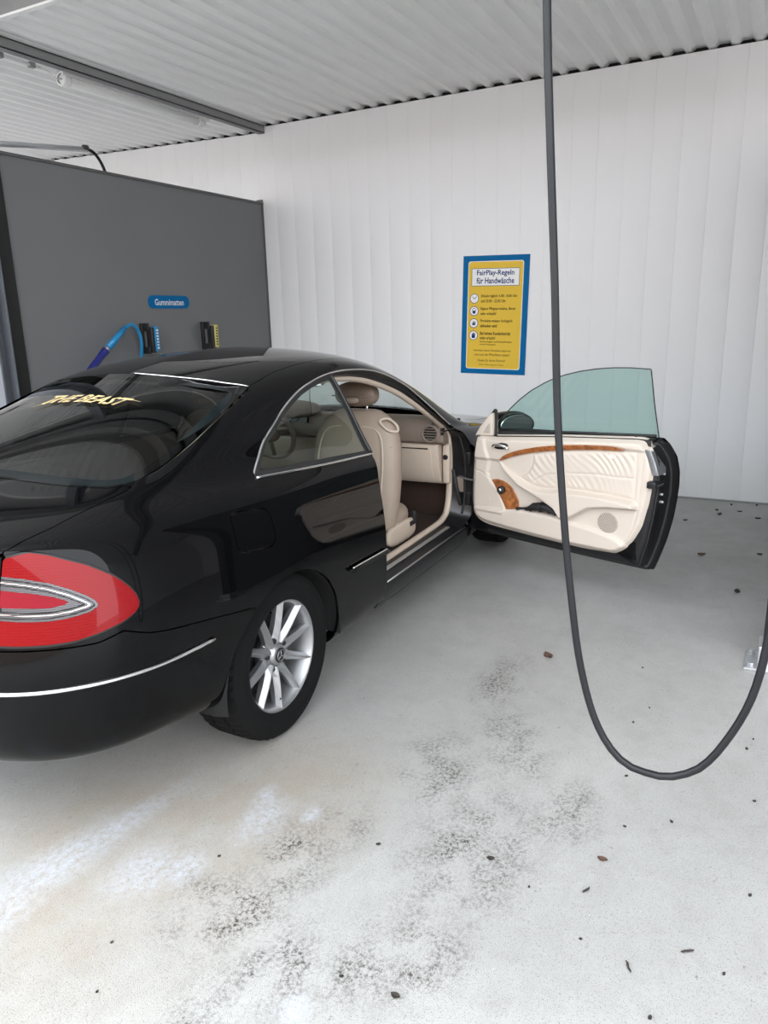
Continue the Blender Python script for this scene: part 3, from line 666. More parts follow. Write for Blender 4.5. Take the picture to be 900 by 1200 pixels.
INNER = [(-1.06, .85), (-1.038, .849), (-.96, .839), (-.91, .827), (-.885, .817), (-.873, .810), (-.885, .804), (-.92, .799), (-.98, .801), (-1.06, .804)]
BUMPER = [(-2, .64), (-1.2, .655), (-1.06, .69), (-.80, .69), (-.732, .706), (-.696, .692), (-.652, .674), (-.586, .659), (-.411, .629), (-.21, .591), (-.15, .55), (-.10, .2), (-2, .2)]
FUEL = [(-.236, .905), (-.215, .913), (-.19, .9145), (-.075, .899), (-.055, .892), (-.045, .878), (-.038, .85), (-.035, .793), (-.043, .775), (-.07, .766), (-.212, .783), (-.235, .793), (-.244, .812), (-.241, .86)]
xz = lambda P, s=1: (lambda d: s*sdist(d[:, [0, 2]], P))
xy = lambda P, s=1: (lambda d: s*sdist(d[:, [0, 1]], P))
uz = lambda P, s=1: (lambda d: s*sdist(d[:, [6, 2]], P))
def ins(f, e): return lambda d: f(d)-e          # shrink a region by e
def top_only(f): return lambda d: np.where(d[:, 2] > .80, f(d), -1.)
def side_only(f): return lambda d: np.where(d[:, 6] > -.6, f(d), -1.)
NOT = lambda f: (lambda d: -f(d))
def arch(cx, cz, rx=.372, rz=.348): return lambda d: np.where(d[:, 2] < .8, (np.sqrt(((d[:, 0]-cx)/rx)**2+((d[:, 2]-cz)/rz)**2)-1)*.36, 1.)
FW = 2.715
AR, AF = arch(.012, .29), arch(FW, .30, .362, .345)
wnd = side_only(xz(SIDEWIN)); dr = side_only(xz(DOOR)); rw = top_only(xy(RWs)); ws = top_only(xy(WSs))
trunk = lambda d: np.where(d[:, 2] > .655, xy(TRUNKs)(d), -1.); hood = top_only(xy(HOODs)); lampf = uz(LAMP); bump = uz(BUMPER); fuel = side_only(xz(FUEL))
g_ = .0022
# roof: between the two roof joints
ROOF = [(.205, 0), (.21, -.30), (.235, -.45), (.279, -.535), (.345, -.533), (.488, -.516), (.694, -.507), (.921, -.500), (1.15, -.50), (1.35, -.515), (1.50, -.535), (1.53, -.45), (1.548, -.25), (1.552, 0)]; ROOFs = sym(ROOF)
roof = top_only(xy(ROOFs))
common = [NOT(ins(wnd, -.0)), NOT(ins(dr, -.0)), AR, AF]
body = panel('body_shell', common+[NOT(ins(rw, -.001)), NOT(ins(ws, -.001)), NOT(ins(trunk, -g_)), NOT(ins(hood, -g_)), NOT(ins(lampf, -.004)), NOT(ins(bump, -g_)), NOT(ins(roof, -.0015))], 'black_paint', car, right=False)
fuel_r = NOT(ins(fuel, -.0018))
bodyr = panel('quarter_panel', common+[NOT(ins(rw, -.001)), NOT(ins(ws, -.001)), NOT(ins(trunk, -g_)), NOT(ins(hood, -g_)), NOT(ins(lampf, -.004)), NOT(ins(bump, -g_)), NOT(ins(roof, -.0015)), fuel_r], 'black_paint', car, left=False)
panel('fuel_door', [ins(fuel, .0018)], 'black_paint', car, left=False, sub=2)
panel('roof', [ins(roof, .0015)], 'black_paint', car)
panel('trunk_lid', [ins(trunk, g_)], 'black_paint', car)
panel('bonnet', [ins(hood, g_)], 'black_paint', car)
crease = lambda d: d[:, 2]-np.interp(d[:, 6], [-1.6, -1.1, -.945, -.784, -.623, -.29], [.488, .490, .498, .514, .520, .512])
bumper = panel('rear_bumper', [ins(bump, g_), AR, NOT(ins(lampf, -.004)), crease], 'black_paint', car, flange=.012)
panel('bumper_skirt', [ins(bump, g_), AR, NOT(ins(crease, -.0005))], 'black_paint', bumper, off=-.004, flange=.015)
# left door, closed
ld = panel('driver_door', [ins(side_only(xz(DOORSKIN)), .001)], 'black_paint', car, right=False)
# fixed panes
ALLP = lambda d: np.ones(len(d), bool)
rwn = panel('rear_window', [ins(rw, .003)], 'rear_glass', car, off=-.004, flange=.004, fit=ALLP)
panel('window_border', [ins(rw, .004), NOT(ins(rw, .045)), lambda d: np.minimum(.20-d[:, 0], 1)], 'glass_frit', rwn, off=-.0035, flange=0, fit=None)
panel('windscreen', [ins(ws, .003)], 'windscreen', car, off=-.004, flange=.004)
QW = [p for p in ARC if p[0] < .84]+[(.842, 1.288), (.852, 1.10), (.842, .930), (.835, .930)]+BELT[4:]
for s in (True, False): panel('quarter_window', [ins(side_only(xz(QW)), .006)], 'tint_glass', car, off=-.006, flange=.004, right=s, left=not s)
panel('driver_window', [ins(side_only(xz([(.862, .935), (.866, 1.291)]+[p for p in ARC if p[0] > .87]+BELT[:3])), .006)], 'tint_glass', car, off=-.006, flange=.004, right=False)
# black border around the quarter panes
def band(P, w): return lambda d: np.minimum(sdist(d[:, [0, 2]], P), w-sdist(d[:, [0, 2]], P))
for s in (True, False): panel('window_seal', [side_only(band(QW, .020))], 'rubber', car, off=-.003, flange=.012, right=s, left=not s)
# tail lamps: red lens, clear ring, inner red lens
for s in (True, False):
    tl = panel('tail_lamp', [ins(lampf, .003), NOT(ins(uz(BAND), 0)), NOT(ins(trunk, -.003))], 'red_lens', car, off=.003, flange=.02, right=s, left=not s, sub=2)
    panel('clear_band', [uz(BAND), NOT(uz(INNER)), NOT(ins(trunk, -.003))], 'clear_lens', tl, off=.0045, flange=.01, right=s, left=not s, sub=2)
    for e1 in (.006, .014, .021): panel('lens_ridge', [lambda d, e1=e1: np.minimum(sdist(d[:, [6, 2]], BAND)-e1, e1+.0032-sdist(d[:, [6, 2]], BAND)), NOT(uz(INNER)), NOT(ins(trunk, -.003))], 'chrome' if e1 == .014 else 'dark_cavity', tl, off=.0062, flange=.002, right=s, left=not s, sub=2)
    panel('inner_lens', [uz(INNER), NOT(ins(trunk, -.003))], 'pink_lens', tl, off=.0035, flange=.01, right=s, left=not s, sub=2)
    panel('lamp_seal', [ins(lampf, -.006), NOT(ins(lampf, .003)), NOT(ins(trunk, -.003))], 'rubber', tl, off=-.004, flange=.01, right=s, left=not s, sub=2)
ARB = arch(.012, .29, .45, .42); dsplit = lambda d: .9-d[:, 0]
# inner lining (headliner, pillars, side trim) follows the skin a few centimetres further in
inn = lambda d: np.minimum.reduce([d[:, 0]+.55, 2.05-d[:, 0]])
panel('headliner', [inn, lambda d: d[:, 2]-.93, NOT(ins(wnd, -.02)), NOT(ins(dr, -.02)), NOT(ins(rw, -.02)), NOT(ins(ws, -.015))], 'beige', car, off=-.045, flange=0)
panel('side_lining', [lambda d: np.minimum(d[:, 0]+.45, 2.02-d[:, 0]), lambda d: .945-d[:, 2], lambda d: d[:, 2]-.30, NOT(ins(dr, -.03)), ARB, dsplit], 'beige', car, off=-.06, flange=0, left=False)
panel('side_lining', [lambda d: np.minimum(d[:, 0]+.45, 2.02-d[:, 0]), lambda d: .945-d[:, 2], lambda d: d[:, 2]-.30, ARB], 'beige', car, off=-.06, flange=0, right=False)
# chrome lines
def on_skin(P, o=.0): return [(x, y-o, z) for (x, z), y in zip(P, skin_y([p[0] for p in P], [p[1] for p in P]))]
arc3 = np.array(on_skin(spline(ARC[:-1], 90), .001)); arc3[:, 1] = np.convolve(np.pad(arc3[:, 1], 4, 'edge'), np.ones(9)/9, 'valid')
MB().tube(arc3, .0055, 8, flat=.7).build('chrome_strip', 'chrome', car, True)
MB().tube(arc3*[1, -1, 1], .0055, 8, flat=.7).build('chrome_strip', 'chrome', car, True)
bel = np.array(on_skin(spline([(.017, .983), (.23, .968), (.524, .949), (.832, .933)], 40), .001)); bel[:, 1] = np.convolve(np.pad(bel[:, 1], 4, 'edge'), np.ones(9)/9, 'valid')
MB().tube(bel, .0055, 8).build('chrome_strip', 'chrome', car, True)
bl2 = np.array(on_skin(spline([(.017, .983), (.23, .968), (.524, .949), (.835, .933), (1.3, .923), (1.84, .905)], 60), .001)); bl2[:, 1] = np.convolve(np.pad(bl2[:, 1], 4, 'edge'), np.ones(9)/9, 'valid')
MB().tube(bl2*[1, -1, 1], .0055, 8).build('chrome_strip', 'chrome', car, True)
# B edge of the quarter pane
bp_ = np.array(on_skin([(.843, .935), (.848, 1.0), (.852, 1.10), (.85, 1.2), (.842, 1.285)], -.004)); MB().tube(spline(bp_, 24), .008, 8).build('pane_edge', 'black_plastic', car, True)
MB().tube(spline(bp_*[1, -1, 1], 24), .008, 8).build('pane_edge', 'black_plastic', car, True)
# chrome line added as the reflection in the joint above the rear window
def on_top(P, o=.002): z = skin_z([p[0] for p in P], [p[1] for p in P]); return [(x, y, zz+o) for (x, y), zz in zip(P, z)]
MB().tube(spline(on_top([(.204, -.03), (.205, -.22), (.212, -.38), (.230, -.46), (.262, -.52), (.282, -.542)], .005), 40), .003, 6).build('window_glint', 'chrome', car, True)
# bumper strip: rings the rear
def ring_at(pts_uz, o):
    """3D points on the right half for (u, z) pairs"""
    out = []
    for u, z in pts_uz:
        d = ((DR[:, 6]-u)*.8)**2+(DR[:, 2]-z)**2+np.where(DR[:, 2] > .8, 9, 0); i = np.argpartition(d, 4)[:4]; w = 1/(d[i]+1e-6); w /= w.sum()
        out.append((w[:, None]*(DR[i, :3]+o*DR[i, 3:6])).sum(0))
    return np.array(out)
st = ring_at(spline([(-.417, .561), (-.543, .562), (-.643, .565), (-.784, .573), (-.911, .575), (-1.06, .573), (-1.3, .572), (-1.6, .572)], 60), .001)
for c in (0, 1, 2): st[:, c] = np.convolve(np.pad(st[:, c], 3, 'reflect', reflect_type='odd'), np.ones(7)/7, 'valid')
for s in (1, -1): MB().tube(st*[1, s, 1], .0105, 8, flat=.6, up=(0, 0, 1)).build('bumper_strip', 'chrome', bumper, True)
# side moulding on the quarter
def moulding(x0, x1, z0, z1, parent, name, o=.0):
    P = [(x0+(x1-x0)*t, z0+(z1-z0)*t) for t in np.linspace(0, 1, 24)]; y = skin_y([p[0] for p in P], [p[1] for p in P]); r = [.004]+[.016]*22+[.014]
    b = MB().tube([(p[0], yy-.002, p[1]-.012) for p, yy in zip(P, y)], [.006]+[.024]*22+[.024], 10, flat=.38, up=(0, 0, 1)); return b, P, y
for s in (1, -1):
    b, P, y = moulding(.448, .786, .522, .512, car, 'm'); b.v = [(v[0], v[1]*s, v[2]) for v in b.v]; mo = b.build('side_moulding', 'black_paint', car, True)
    MB().tube([(p[0], (yy-.012)*s, p[1]-.002) for p, yy in list(zip(P, y))[1:]], .0042, 6).build('chrome_line', 'chrome', mo, True)
# lettering on the rear window
def window_text():
    cu = bpy.data.curves.new('t', 'FONT'); cu.body = 'THE BEAST'; cu.size = 1; cu.shear = .55; cu.offset = .025; cu.resolution_u = 2
    ob = bpy.data.objects.new('t', cu); COL.objects.link(ob); bpy.context.view_layer.update()
    me = bpy.data.meshes.new_from_object(ob.evaluated_get(bpy.context.evaluated_depsgraph_get())); bpy.data.objects.remove(ob)
    n = len(me.vertices); A = np.zeros(n*3); me.vertices.foreach_get('co', A); A = A.reshape(-1, 3); lo, hi = A.min(0), A.max(0)
    tx = (A[:, 0]-lo[0])/(hi[0]-lo[0]); ty = (A[:, 1]-lo[1])/(hi[1]-lo[1])
    ty = ty-.25*np.maximum(0, .12-tx)/.12*(ty < .3)
    y = .21-.43*tx; x = -.055+.056*ty; z = skin_z(x, y)+.0035
    me.vertices.foreach_set('co', np.stack([x, y, z], 1).ravel()); me.materials.clear(); me.materials.append(MAT['gold_vinyl']); me.update()
    me.name = 'window_lettering'; link(bpy.data.objects.new('window_lettering', me), car)
    for k in range(4):
        m = MB()
        a = (.185-.018*k, -.05+.012*k); b = (.245-.015*k, -.085+.014*k); zz = skin_z([a[1], b[1]], [a[0], b[0]])+.0035
        m.tube([(a[1], a[0], zz[0]), (b[1], b[0], zz[1])], [.003, .0012], 6, flat=.3); m.build('lettering_streak', 'gold_vinyl', car)
    m = MB(); a, b = (-.20, -.004), (-.262, -.012); zz = skin_z([a[1], b[1]], [a[0], b[0]])+.0035; m.tube([(a[1], a[0], zz[0]), (b[1], b[0], zz[1])], [.004, .001], 6, flat=.3)
    m.build('lettering_streak', 'gold_vinyl', car)
window_text()

# ------------------------------------------------------------------ underside, wheel housings
MB().box((-.80, -.62, .345), (-.38, .62, .50)).build('underbody', 'dark_cavity', car)
MB().box((-.40, -.56, .24), (3.2, .56, .30)).build('underbody', 'dark_cavity', car)
for cx, cz in ((.012, .29), (FW, .30)):
    for s in (1, -1):
        prof = [(.385, .50), (.385, .845)]
        n = 28; v = []
        for k in range(n+1):
            t = math.radians(-6+192*k/n)
            for yy in (.50, .80, .848): v.append((cx+(.372 if yy > .82 else .385)*math.cos(t), s*yy, cz+(.348 if yy > .82 else .365)*math.sin(t)))
        f = [(3*k+j, 3*k+j+1, 3*k+j+4, 3*k+j+3) for k in range(n) for j in range(2)]
        f += [tuple(3*k for k in range(n+1))]
        mesh('wheel_housing', v, f, 'dark_cavity', car)

# ------------------------------------------------------------------ wheels
def wheel_parts():
    """meshes in a local frame whose -y points outwards; origin at the hub"""
    m = MB()   # tyre with tread blocks
    prof = [(.206, -.078), (.212, -.094), (.235, -.1055), (.262, -.108), (.288, -.103), (.303, -.094), (.311, -.083), (.3145, -.066), (.3155, -.040), (.308, -.037), (.308, -.031), (.316, -.028), (.316, 0), (.316, .028), (.308, .031), (.308, .037), (.3155, .040), (.3145, .066), (.311, .083), (.303, .094), (.288, .103), (.262, .108), (.235, .1055), (.212, .094), (.206, .078)]
    n = 150; V = []
    for k in range(n):
        t = 2*math.pi*k/n; gr = (k % 3 == 0)
        for i, (r, y) in enumerate(prof):
            if gr and 6 <= i <= 18: r -= .0065
            tt = t+(.02*y/.07 if 5 <= i <= 19 else 0); V.append((r*math.cos(tt), y, r*math.sin(tt)))
    k_ = len(prof); F = [(a*k_+j, a*k_+j+1, ((a+1) % n)*k_+j+1, ((a+1) % n)*k_+j) for a in range(n) for j in range(k_-1)]
    m.add(V, F); tyre = m
    rim = MB().lathe([(.204, -.074), (.216, -.082), (.220, -.087), (.216, -.091), (.208, -.090), (.200, -.080), (.197, -.066), (.190, -.05), (.186, -.01), (.184, .07), (.206, .085)], (0, 0, 0), 'y', 72)
    hub = MB().lathe([(.0, -.074), (.034, -.074), (.039, -.071), (.042, -.060), (.070, -.050), (.078, -.04), (.07, -.01), (0, -.01)], (0, 0, 0), 'y', 40)
    def spoke(a):
        secs = [(.045, .028, -.066, -.038), (.085, .0175, -.074, -.035), (.13, .0145, -.081, -.040), (.175, .013, -.085, -.048), (.205, .0115, -.0885, -.060)]
        V = []
        for r, w, yo, yi in secs:
            for x, y in ((-w, yi), (-w, yo+.020), (-w*.2, yo+.002), (0, yo), (w*.2, yo+.002), (w, yo+.020), (w, yi)):
                V.append((r*math.cos(a)-x*math.sin(a), y, r*math.sin(a)+x*math.cos(a)))
        F = [(7*i+j, 7*i+j+1, 7*i+j+8, 7*i+j+7) for i in range(4) for j in range(6)]+[(7*i+6, 7*i, 7*i+7, 7*i+13) for i in range(4)]+[tuple(range(28, 35))]
        return MB().add(V, F)
    return tyre, rim, hub, spoke
def make_wheel(loc, flip):
    tyre, rim, hub, spoke = wheel_parts()
    w = rim.build('wheel', 'alloy', car, True, loc=loc); w.rotation_euler = (0, 0, math.pi if flip else 0)
    tyre.build('tyre', 'tyre_rubber', w); hub.build('hub', 'alloy', w, True)
    for k in range(10): spoke(math.radians(36*k+11)).build('spoke', 'alloy', w)
    MB().lathe([(0, -.080), (.026, -.0795), (.0285, -.077), (.0285, -.068)], (0, 0, 0), 'y', 28).build('hub_cap', 'black_plastic', w, True)
    e = MB()
    for k in range(3):
        a = math.radians(90+120*k); e.tube([(0, -.0805, 0), (.019*math.cos(a), -.0805, .019*math.sin(a))], [.003, .001], 6)
    e.tube([(.021*math.cos(t), -.0802, .021*math.sin(t)) for t in np.linspace(0, 2*math.pi, 33)], .0014, 6); e.build('star_emblem', 'alloy', w, True)
    for k in range(5):
        a = math.radians(90+72*k); MB().lathe([(0, -.064), (.008, -.064), (.009, -.060), (.012, -.058), (.012, -.045)], (.056*math.cos(a+.125), 0, .056*math.sin(a+.125)), 'y', 12).build('lug_bolt', 'black_plastic', w)
    MB().lathe([(0, -.03), (.14, -.03), (.145, -.026), (.145, .0), (0, .0)], (0, .03, 0), 'y', 40).build('brake_disc', 'dark_cavity', w)
    MB().tube([(.19*math.cos(-1.7), -.07, .19*math.sin(-1.7)), (.165*math.cos(-1.7), -.082, .165*math.sin(-1.7))], .004, 8).build('valve', 'black_plastic', w)
    return w
for x in (0, FW):
    make_wheel((x, -.737, .316), False); make_wheel((x, .737, .316), True)
# ------------------------------------------------------------------ passenger door, modelled shut and swung open about its hinge
door = panel('passenger_door', [ins(side_only(xz(DOORSKIN)), .001)], 'black_paint', car, left=False)
th_ = math.radians(73.294); px_, py_ = 2.0366, -.7806
door.rotation_euler = (0, 0, th_); door.location = (px_-(px_*math.cos(th_)-py_*math.sin(th_)), py_-(px_*math.sin(th_)+py_*math.cos(th_)), 0)
def offset_poly(P, e):
    P = np.array(P); A = np.roll(P, 1, 0); B = np.roll(P, -1, 0); T = B-A; T /= np.linalg.norm(T, axis=1, keepdims=True)
    ar = np.sum(P[:, 0]*np.roll(P[:, 1], -1)-np.roll(P[:, 0], -1)*P[:, 1]); n = np.stack([-T[:, 1], T[:, 0]], 1)*(1 if ar > 0 else -1)
    return P+e*n
def smooth_poly(P, n, k=2):
    Q = resample(P, n)
    for _ in range(k): Q = .5*Q+.25*(np.roll(Q, 1, 0)+np.roll(Q, -1, 0))
    return Q
def loft(rings, closed=True):
    m = len(rings[0]); V = np.concatenate(rings); F = []
    for r in range(len(rings)-1):
        for k in range(m if closed else m-1):
            F.append((r*m+k, r*m+(k+1) % m, (r+1)*m+(k+1) % m, (r+1)*m+k))
    return V, F
O = smooth_poly(DOORSKIN, 200, 2); oy = skin_y(O[:, 0], O[:, 1])
for _ in range(4): oy = .5*oy+.25*(np.roll(oy, 1)+np.roll(oy, -1))
def ring(e, y): Q = offset_poly(O, e); yy = y if isinstance(y, np.ndarray) else np.full(len(Q), y); return np.stack([Q[:, 0], yy, Q[:, 1]], 1)
V, F = loft([ring(.001, oy), ring(.002, oy+.014), ring(.012, oy+.018), ring(.020, np.minimum(oy+.05, -.735)), ring(.034, np.minimum(oy+.056, -.73)), ring(.044, -.726), ring(.052, -.706), ring(.075, -.700), ring(.17, -.700)])
sh = mesh('door_shell', V, F, 'black_jamb', door, True)
Q = ring(.024, np.minimum(oy+.046, -.735)); MB().tube(np.concatenate([Q, Q[:2]]), .009, 8, cap=False).build('door_seal', 'rubber', door, True)
Q = ring(.046, -.718); MB().tube(np.concatenate([Q[:], Q[:2]]), .006, 6, cap=False).build('inner_seal', 'rubber', door, True)
xs2 = np.linspace(.87, 1.80, 20); zt = np.interp(xs2, [.87, .932, 1.332, 1.774], [.925, .931, .907, .872])
V, F = loft([np.stack([xs2, 0*xs2-.700, zt-.002], 1), np.stack([xs2, 0*xs2-.700+.001, zt-.03], 1), np.stack([xs2, 0*xs2-.768, zt-.03], 1), np.stack([xs2, 0*xs2-.768, zt], 1), np.stack([xs2, 0*xs2-.700, zt-.002], 1)], False); mesh('top_cap', V, F, 'rubber', door)
# cream trim with its relief
TRIM = [(1.774, .874), (1.332, .910), (.932, .934), (.888, .930), (.873, .898), (.850, .855), (.838, .768), (.840, .69), (.849, .61), (.875, .49), (.917, .407), (.973, .344), (1.021, .327), (1.11, .325), (1.281, .326), (1.474, .333), (1.672, .345), (1.80, .355), (1.845, .364), (1.885, .384), (1.906, .412), (1.92, .476), (1.917, .592), (1.908, .754), (1.895, .85), (1.868, .89), (1.826, .885)]
TP = smooth_poly(TRIM, 160, 1)
WOOD = [(1.724, .738), (1.700, .762), (1.681, .776), (1.640, .795), (1.592, .811), (1.53, .828), (1.464, .843), (1.341, .864), (1.201, .878), (1.13, .882), (1.077, .884), (1.017, .883), (.99, .876), (.975, .868), (1.03, .864), (1.137, .858), (1.23, .849), (1.329, .837), (1.42, .823), (1.505, .807), (1.58, .788), (1.636, .770), (1.68, .753), (1.721, .733)]
INS = [(1.51, .797), (1.42, .815), (1.33, .829), (1.137, .850), (.975, .860), (.927, .866), (.926, .768), (.927, .640), (.942, .626), (1.063, .636), (1.189, .639), (1.321, .635), (1.381, .622), (1.448, .62), (1.517, .630), (1.584, .662), (1.54, .69), (1.515, .735)]
ARM = [(1.728, .733), (1.652, .686), (1.57, .642), (1.499, .620), (1.448, .612), (1.38, .615), (1.32, .628), (1.19, .632), (1.06, .629), (.93, .619), (.912, .60), (.912, .580), (1.06, .568), (1.153, .55), (1.216, .51), (1.27, .475), (1.325, .470), (1.36, .515), (1.437, .556), (1.498, .578), (1.587, .619), (1.679, .685)]
POCK = [(1.60, .480), (1.565, .492), (1.488, .514), (1.437, .545), (1.386, .545), (1.352, .523), (1.334, .481), (1.409, .476), (1.478, .484), (1.548, .481)]
LOWER = [(1.92, .44), (1.86, .452), (1.80, .458), (1.70, .462), (1.588, .479), (1.478, .483), (1.334, .472), (1.287, .465), (1.148, .452), (1.033, .430), (.985, .41), (.96, .38), (1.02, .33), (1.2, .32), (1.9, .34), (1.95, .40)]
FRONT = [(1.95, .86), (1.82, .86), (1.812, .80), (1.787, .745), (1.805, .66), (1.79, .63), (1.742, .58), (1.704, .525), (1.675, .465), (1.70, .44), (1.95, .44)]
ss = lambda d, w: (lambda t: t*t*(3-2*t))(np.clip(d/w, 0, 1))
def relief(P):
    d = .046*ss(sdist(P, ARM)+.006, .022)+.020*ss(sdist(P, LOWER)+.012, .030)-.042*ss(sdist(P, POCK), .010)
    e = ss(sdist(P, TP), .035); d = d-.030*(1-e)
    up = ss(P[:, 1]-np.interp(P[:, 0], [.93, 1.077, 1.341, 1.592, 1.724], [.868, .876, .853, .80, .735])+.006, .02)*ss(sdist(P, TP), .03); d = d+.016*up
    d = d+.012*ss(sdist(P, FRONT)+.01, .02)
    li = sdist(P, INS); a = ss(li, .02); x, z = P[:, 0], P[:, 1]
    w = .018*np.sin(9*x+14*z)+.01*np.sin(23*x-7*z); ph = (x*.80-(z-.73)*.62+w)*2*math.pi/.030
    amp = .0026*(.55+.45*np.sin(11*x+3)*np.sin(17*z+6*x)); zs = np.interp(x, [.93, 1.04, 1.13, 1.3, 1.42, 1.51], [.734, .730, .732, .717, .698, .645])
    ed = 1-.5*np.exp(-((z-zs)/.05)**2)
    d = d+a*(amp*ed*np.sin(ph)+.004)-.0045*np.exp(-((z-zs)/.0035)**2)*a-.004*np.exp(-(li/.003)**2)
    d = d-.004*np.exp(-(ldist(P, [(1.27, .472), (1.216, .51), (1.153, .55), (1.059, .568), (.904, .578)])/.003)**2)-.004*np.exp(-(ldist(P, [(1.588, .479), (1.478, .485), (1.334, .474), (1.287, .467), (1.148, .454), (1.033, .432), (.983, .412)])/.003)**2)
    d = d-.004*np.exp(-(ldist(P, [(1.906, .674), (1.838, .662), (1.78, .625), (1.742, .58), (1.704, .525), (1.675, .465)])/.003)**2)-.003*np.exp(-(ldist(P, [(.889, .90), (.899, .772), (.905, .601), (.932, .469), (.998, .361)])/.003)**2)
    d = d-.003*np.exp(-(ldist(P, [(.93, .866), (.885, .872)])/.003)**2)
    return -.680+d
nx, nz = 270, 150; gx, gz = np.meshgrid(np.linspace(.83, 1.93, nx), np.linspace(.315, .945, nz), indexing='ij'); P2 = np.stack([gx.ravel(), gz.ravel()], 1)
D2 = np.concatenate([P2, relief(P2)[:, None]], 1); T2 = tri_grid(nx, nz, 0); D2, T2 = clip(D2, T2, sdist(P2, TP))
D2[:, 2] = relief(D2[:, :2]); Vt = np.stack([D2[:, 0], D2[:, 2], D2[:, 1]], 1)
trim = mesh('door_trim', Vt, T2, 'beige_trim', door, True)
skirt = np.stack([TP[:, 0], relief(TP)+.0005, TP[:, 1]], 1); V, F = loft([skirt, skirt-[0, .03, 0]]); mesh('trim_edge', V, F, 'beige_trim', door, True)
def inlay(name, P, mat, parent, h=.006, n=90, dy=0.):
    Q = smooth_poly(P, n, 1); base = relief(Q); lift = np.percentile(base, 60)+dy
    r0 = np.stack([Q[:, 0], base-.004, Q[:, 1]], 1); Q1 = offset_poly(Q, .003); r1 = np.stack([Q[:, 0], base*.5+lift*.5+h*.6, Q[:, 1]], 1); r2 = np.stack([Q1[:, 0], base*.5+lift*.5+h, Q1[:, 1]], 1)
    V, F = loft([r0, r1, r2]); c = r2.mean(0); k = len(V); V = np.concatenate([V, [c]]); m = len(Q)
    bm = bmesh.new(); vs = [bm.verts.new(v) for v in V[:-1]]
    for f in F: bm.faces.new([vs[i] for i in f])
    fc = bm.faces.new(vs[2*m:3*m]); bmesh.ops.triangulate(bm, faces=[fc]); bmesh.ops.recalc_face_normals(bm, faces=bm.faces)
    me = bpy.data.meshes.new(name); bm.to_mesh(me); bm.free(); me.materials.append(MAT[mat]); return link(bpy.data.objects.new(name, me), parent)
inlay('wood_strip', WOOD, 'burl_wood', door, .004, dy=.004)
WP = [(1.776, .624), (1.729, .632), (1.690, .625), (1.668, .616), (1.64, .60), (1.622, .58), (1.605, .557), (1.594, .533), (1.589, .505), (1.590, .487), (1.602, .478), (1.675, .466), (1.704, .525), (1.742, .583)]
inlay('wood_panel', WP, 'burl_wood', door, .006)
MB().lathe([(.0, -.648), (.012, -.648), (.014, -.650), (.020, -.650), (.022, -.653), (.022, -.675)], (1.700, 0, .576), 'y', 24).build('mirror_knob', 'black_plastic', door, True)
MB().lathe([(.0, -.645), (.009, -.646), (.010, -.65)], (1.700, 0, .578), 'y', 16).build('knob_cap', 'chrome', door, True)
# speaker grille with its holes, small tweeter disc
def disc_on(cx, cz, rx, rz, name, mat, h=.003, holes=0):
    t = np.linspace(0, 2*np.pi, 40, endpoint=False); Q = np.stack([cx+rx*np.cos(t), cz+rz*np.sin(t)], 1); y = np.median(relief(Q)); m = MB()
    v = [(a, y-.004, b) for a, b in Q]+[(cx+(a-cx)*.93, y+h, cz+(b-cz)*.93) for a, b in Q]; m.add(v, [tuple(range(40, 80))]+[(i, (i+1) % 40, 40+(i+1) % 40, 40+i) for i in range(40)])
    o = m.build(name, mat, door)
    if holes:
        hm = MB(); s = rx*2/holes
        for i in range(-holes, holes+1):
            for j in range(-holes, holes+1):
                a, b = (i+.5*(j % 2))*s, j*s*.87*rz/rx
                if (a/rx)**2+(b/rz)**2 < .82: hm.lathe([(0, y+h+.0007), (s*.30, y+h+.0007), (s*.32, y+h-.001)], (cx+a, 0, cz+b), 'y', 6)
        ho_ = hm.build('grille_holes', 'taupe', o); ho_['kind'] = 'stuff'
    return o
disc_on(1.062, .490, .058, .056, 'speaker_grille', 'grille', .004, 11)
disc_on(1.812, .500, .042, .036, 'tweeter_grille', 'beige_trim', .002)
e_ = disc_on(1.057, .832, .017, .013, 'seal_badge', 'beige_light', .006)
# pull handle in its bowl
Q = [(1.755+.0, .812), (1.735, .832), (1.705, .842), (1.672, .840), (1.655, .830), (1.672, .812), (1.70, .804), (1.735, .804)]
inlay('handle_bowl', Q, 'black_plastic', door, .003, 40)
MB().tube(spline([(1.752, -.650, .815), (1.735, -.640, .829), (1.70, -.634, .833), (1.668, -.637, .829), (1.655, -.645, .824)], 24), [.006]+[.011]*20+[.009, .007, .005], 10, flat=.7).build('door_handle', 'chrome', door, True)
MB().lathe([(0, -.640), (.008, -.641), (.010, -.655)], (1.660, 0, .818), 'y', 14).build('lock_knob', 'chrome', door, True)
# mirror triangle (sail) with small speaker
SAIL = [(1.774, .872), (1.776, 1.0), (1.80, .982), (1.822, .960), (1.86, .918), (1.895, .862), (1.87, .868)]
m = MB(); n = len(SAIL); m.add([(x, -.675, z) for x, z in SAIL]+[(x, -.735, z) for x, z in SAIL], [tuple(range(n)), tuple(range(n, 2*n))[::-1]]+[(i, n+i, n+(i+1) % n, (i+1) % n) for i in range(n)]); m.build('mirror_triangle', 'beige_trim', door, bevel=.006)
SG = [(1.788, .885), (1.789, .945), (1.81, .925), (1.835, .885)]; n = 4
MB().add([(x, -.6725, z) for x, z in SG]+[(x, -.69, z) for x, z in SG], [tuple(range(n)), tuple(range(n, 2*n))[::-1]]+[(i, n+i, n+(i+1) % n, (i+1) % n) for i in range(n)]).build('triangle_speaker', 'grille', door, bevel=.002)
MB().tube(spline([(1.768, -.70, .872), (1.770, -.705, .96), (1.768, -.70, 1.012), (1.795, -.715, .995), (1.835, -.735, .955), (1.90, -.75, .872)], 40), .009, 8).build('glass_channel', 'rubber', door, True)
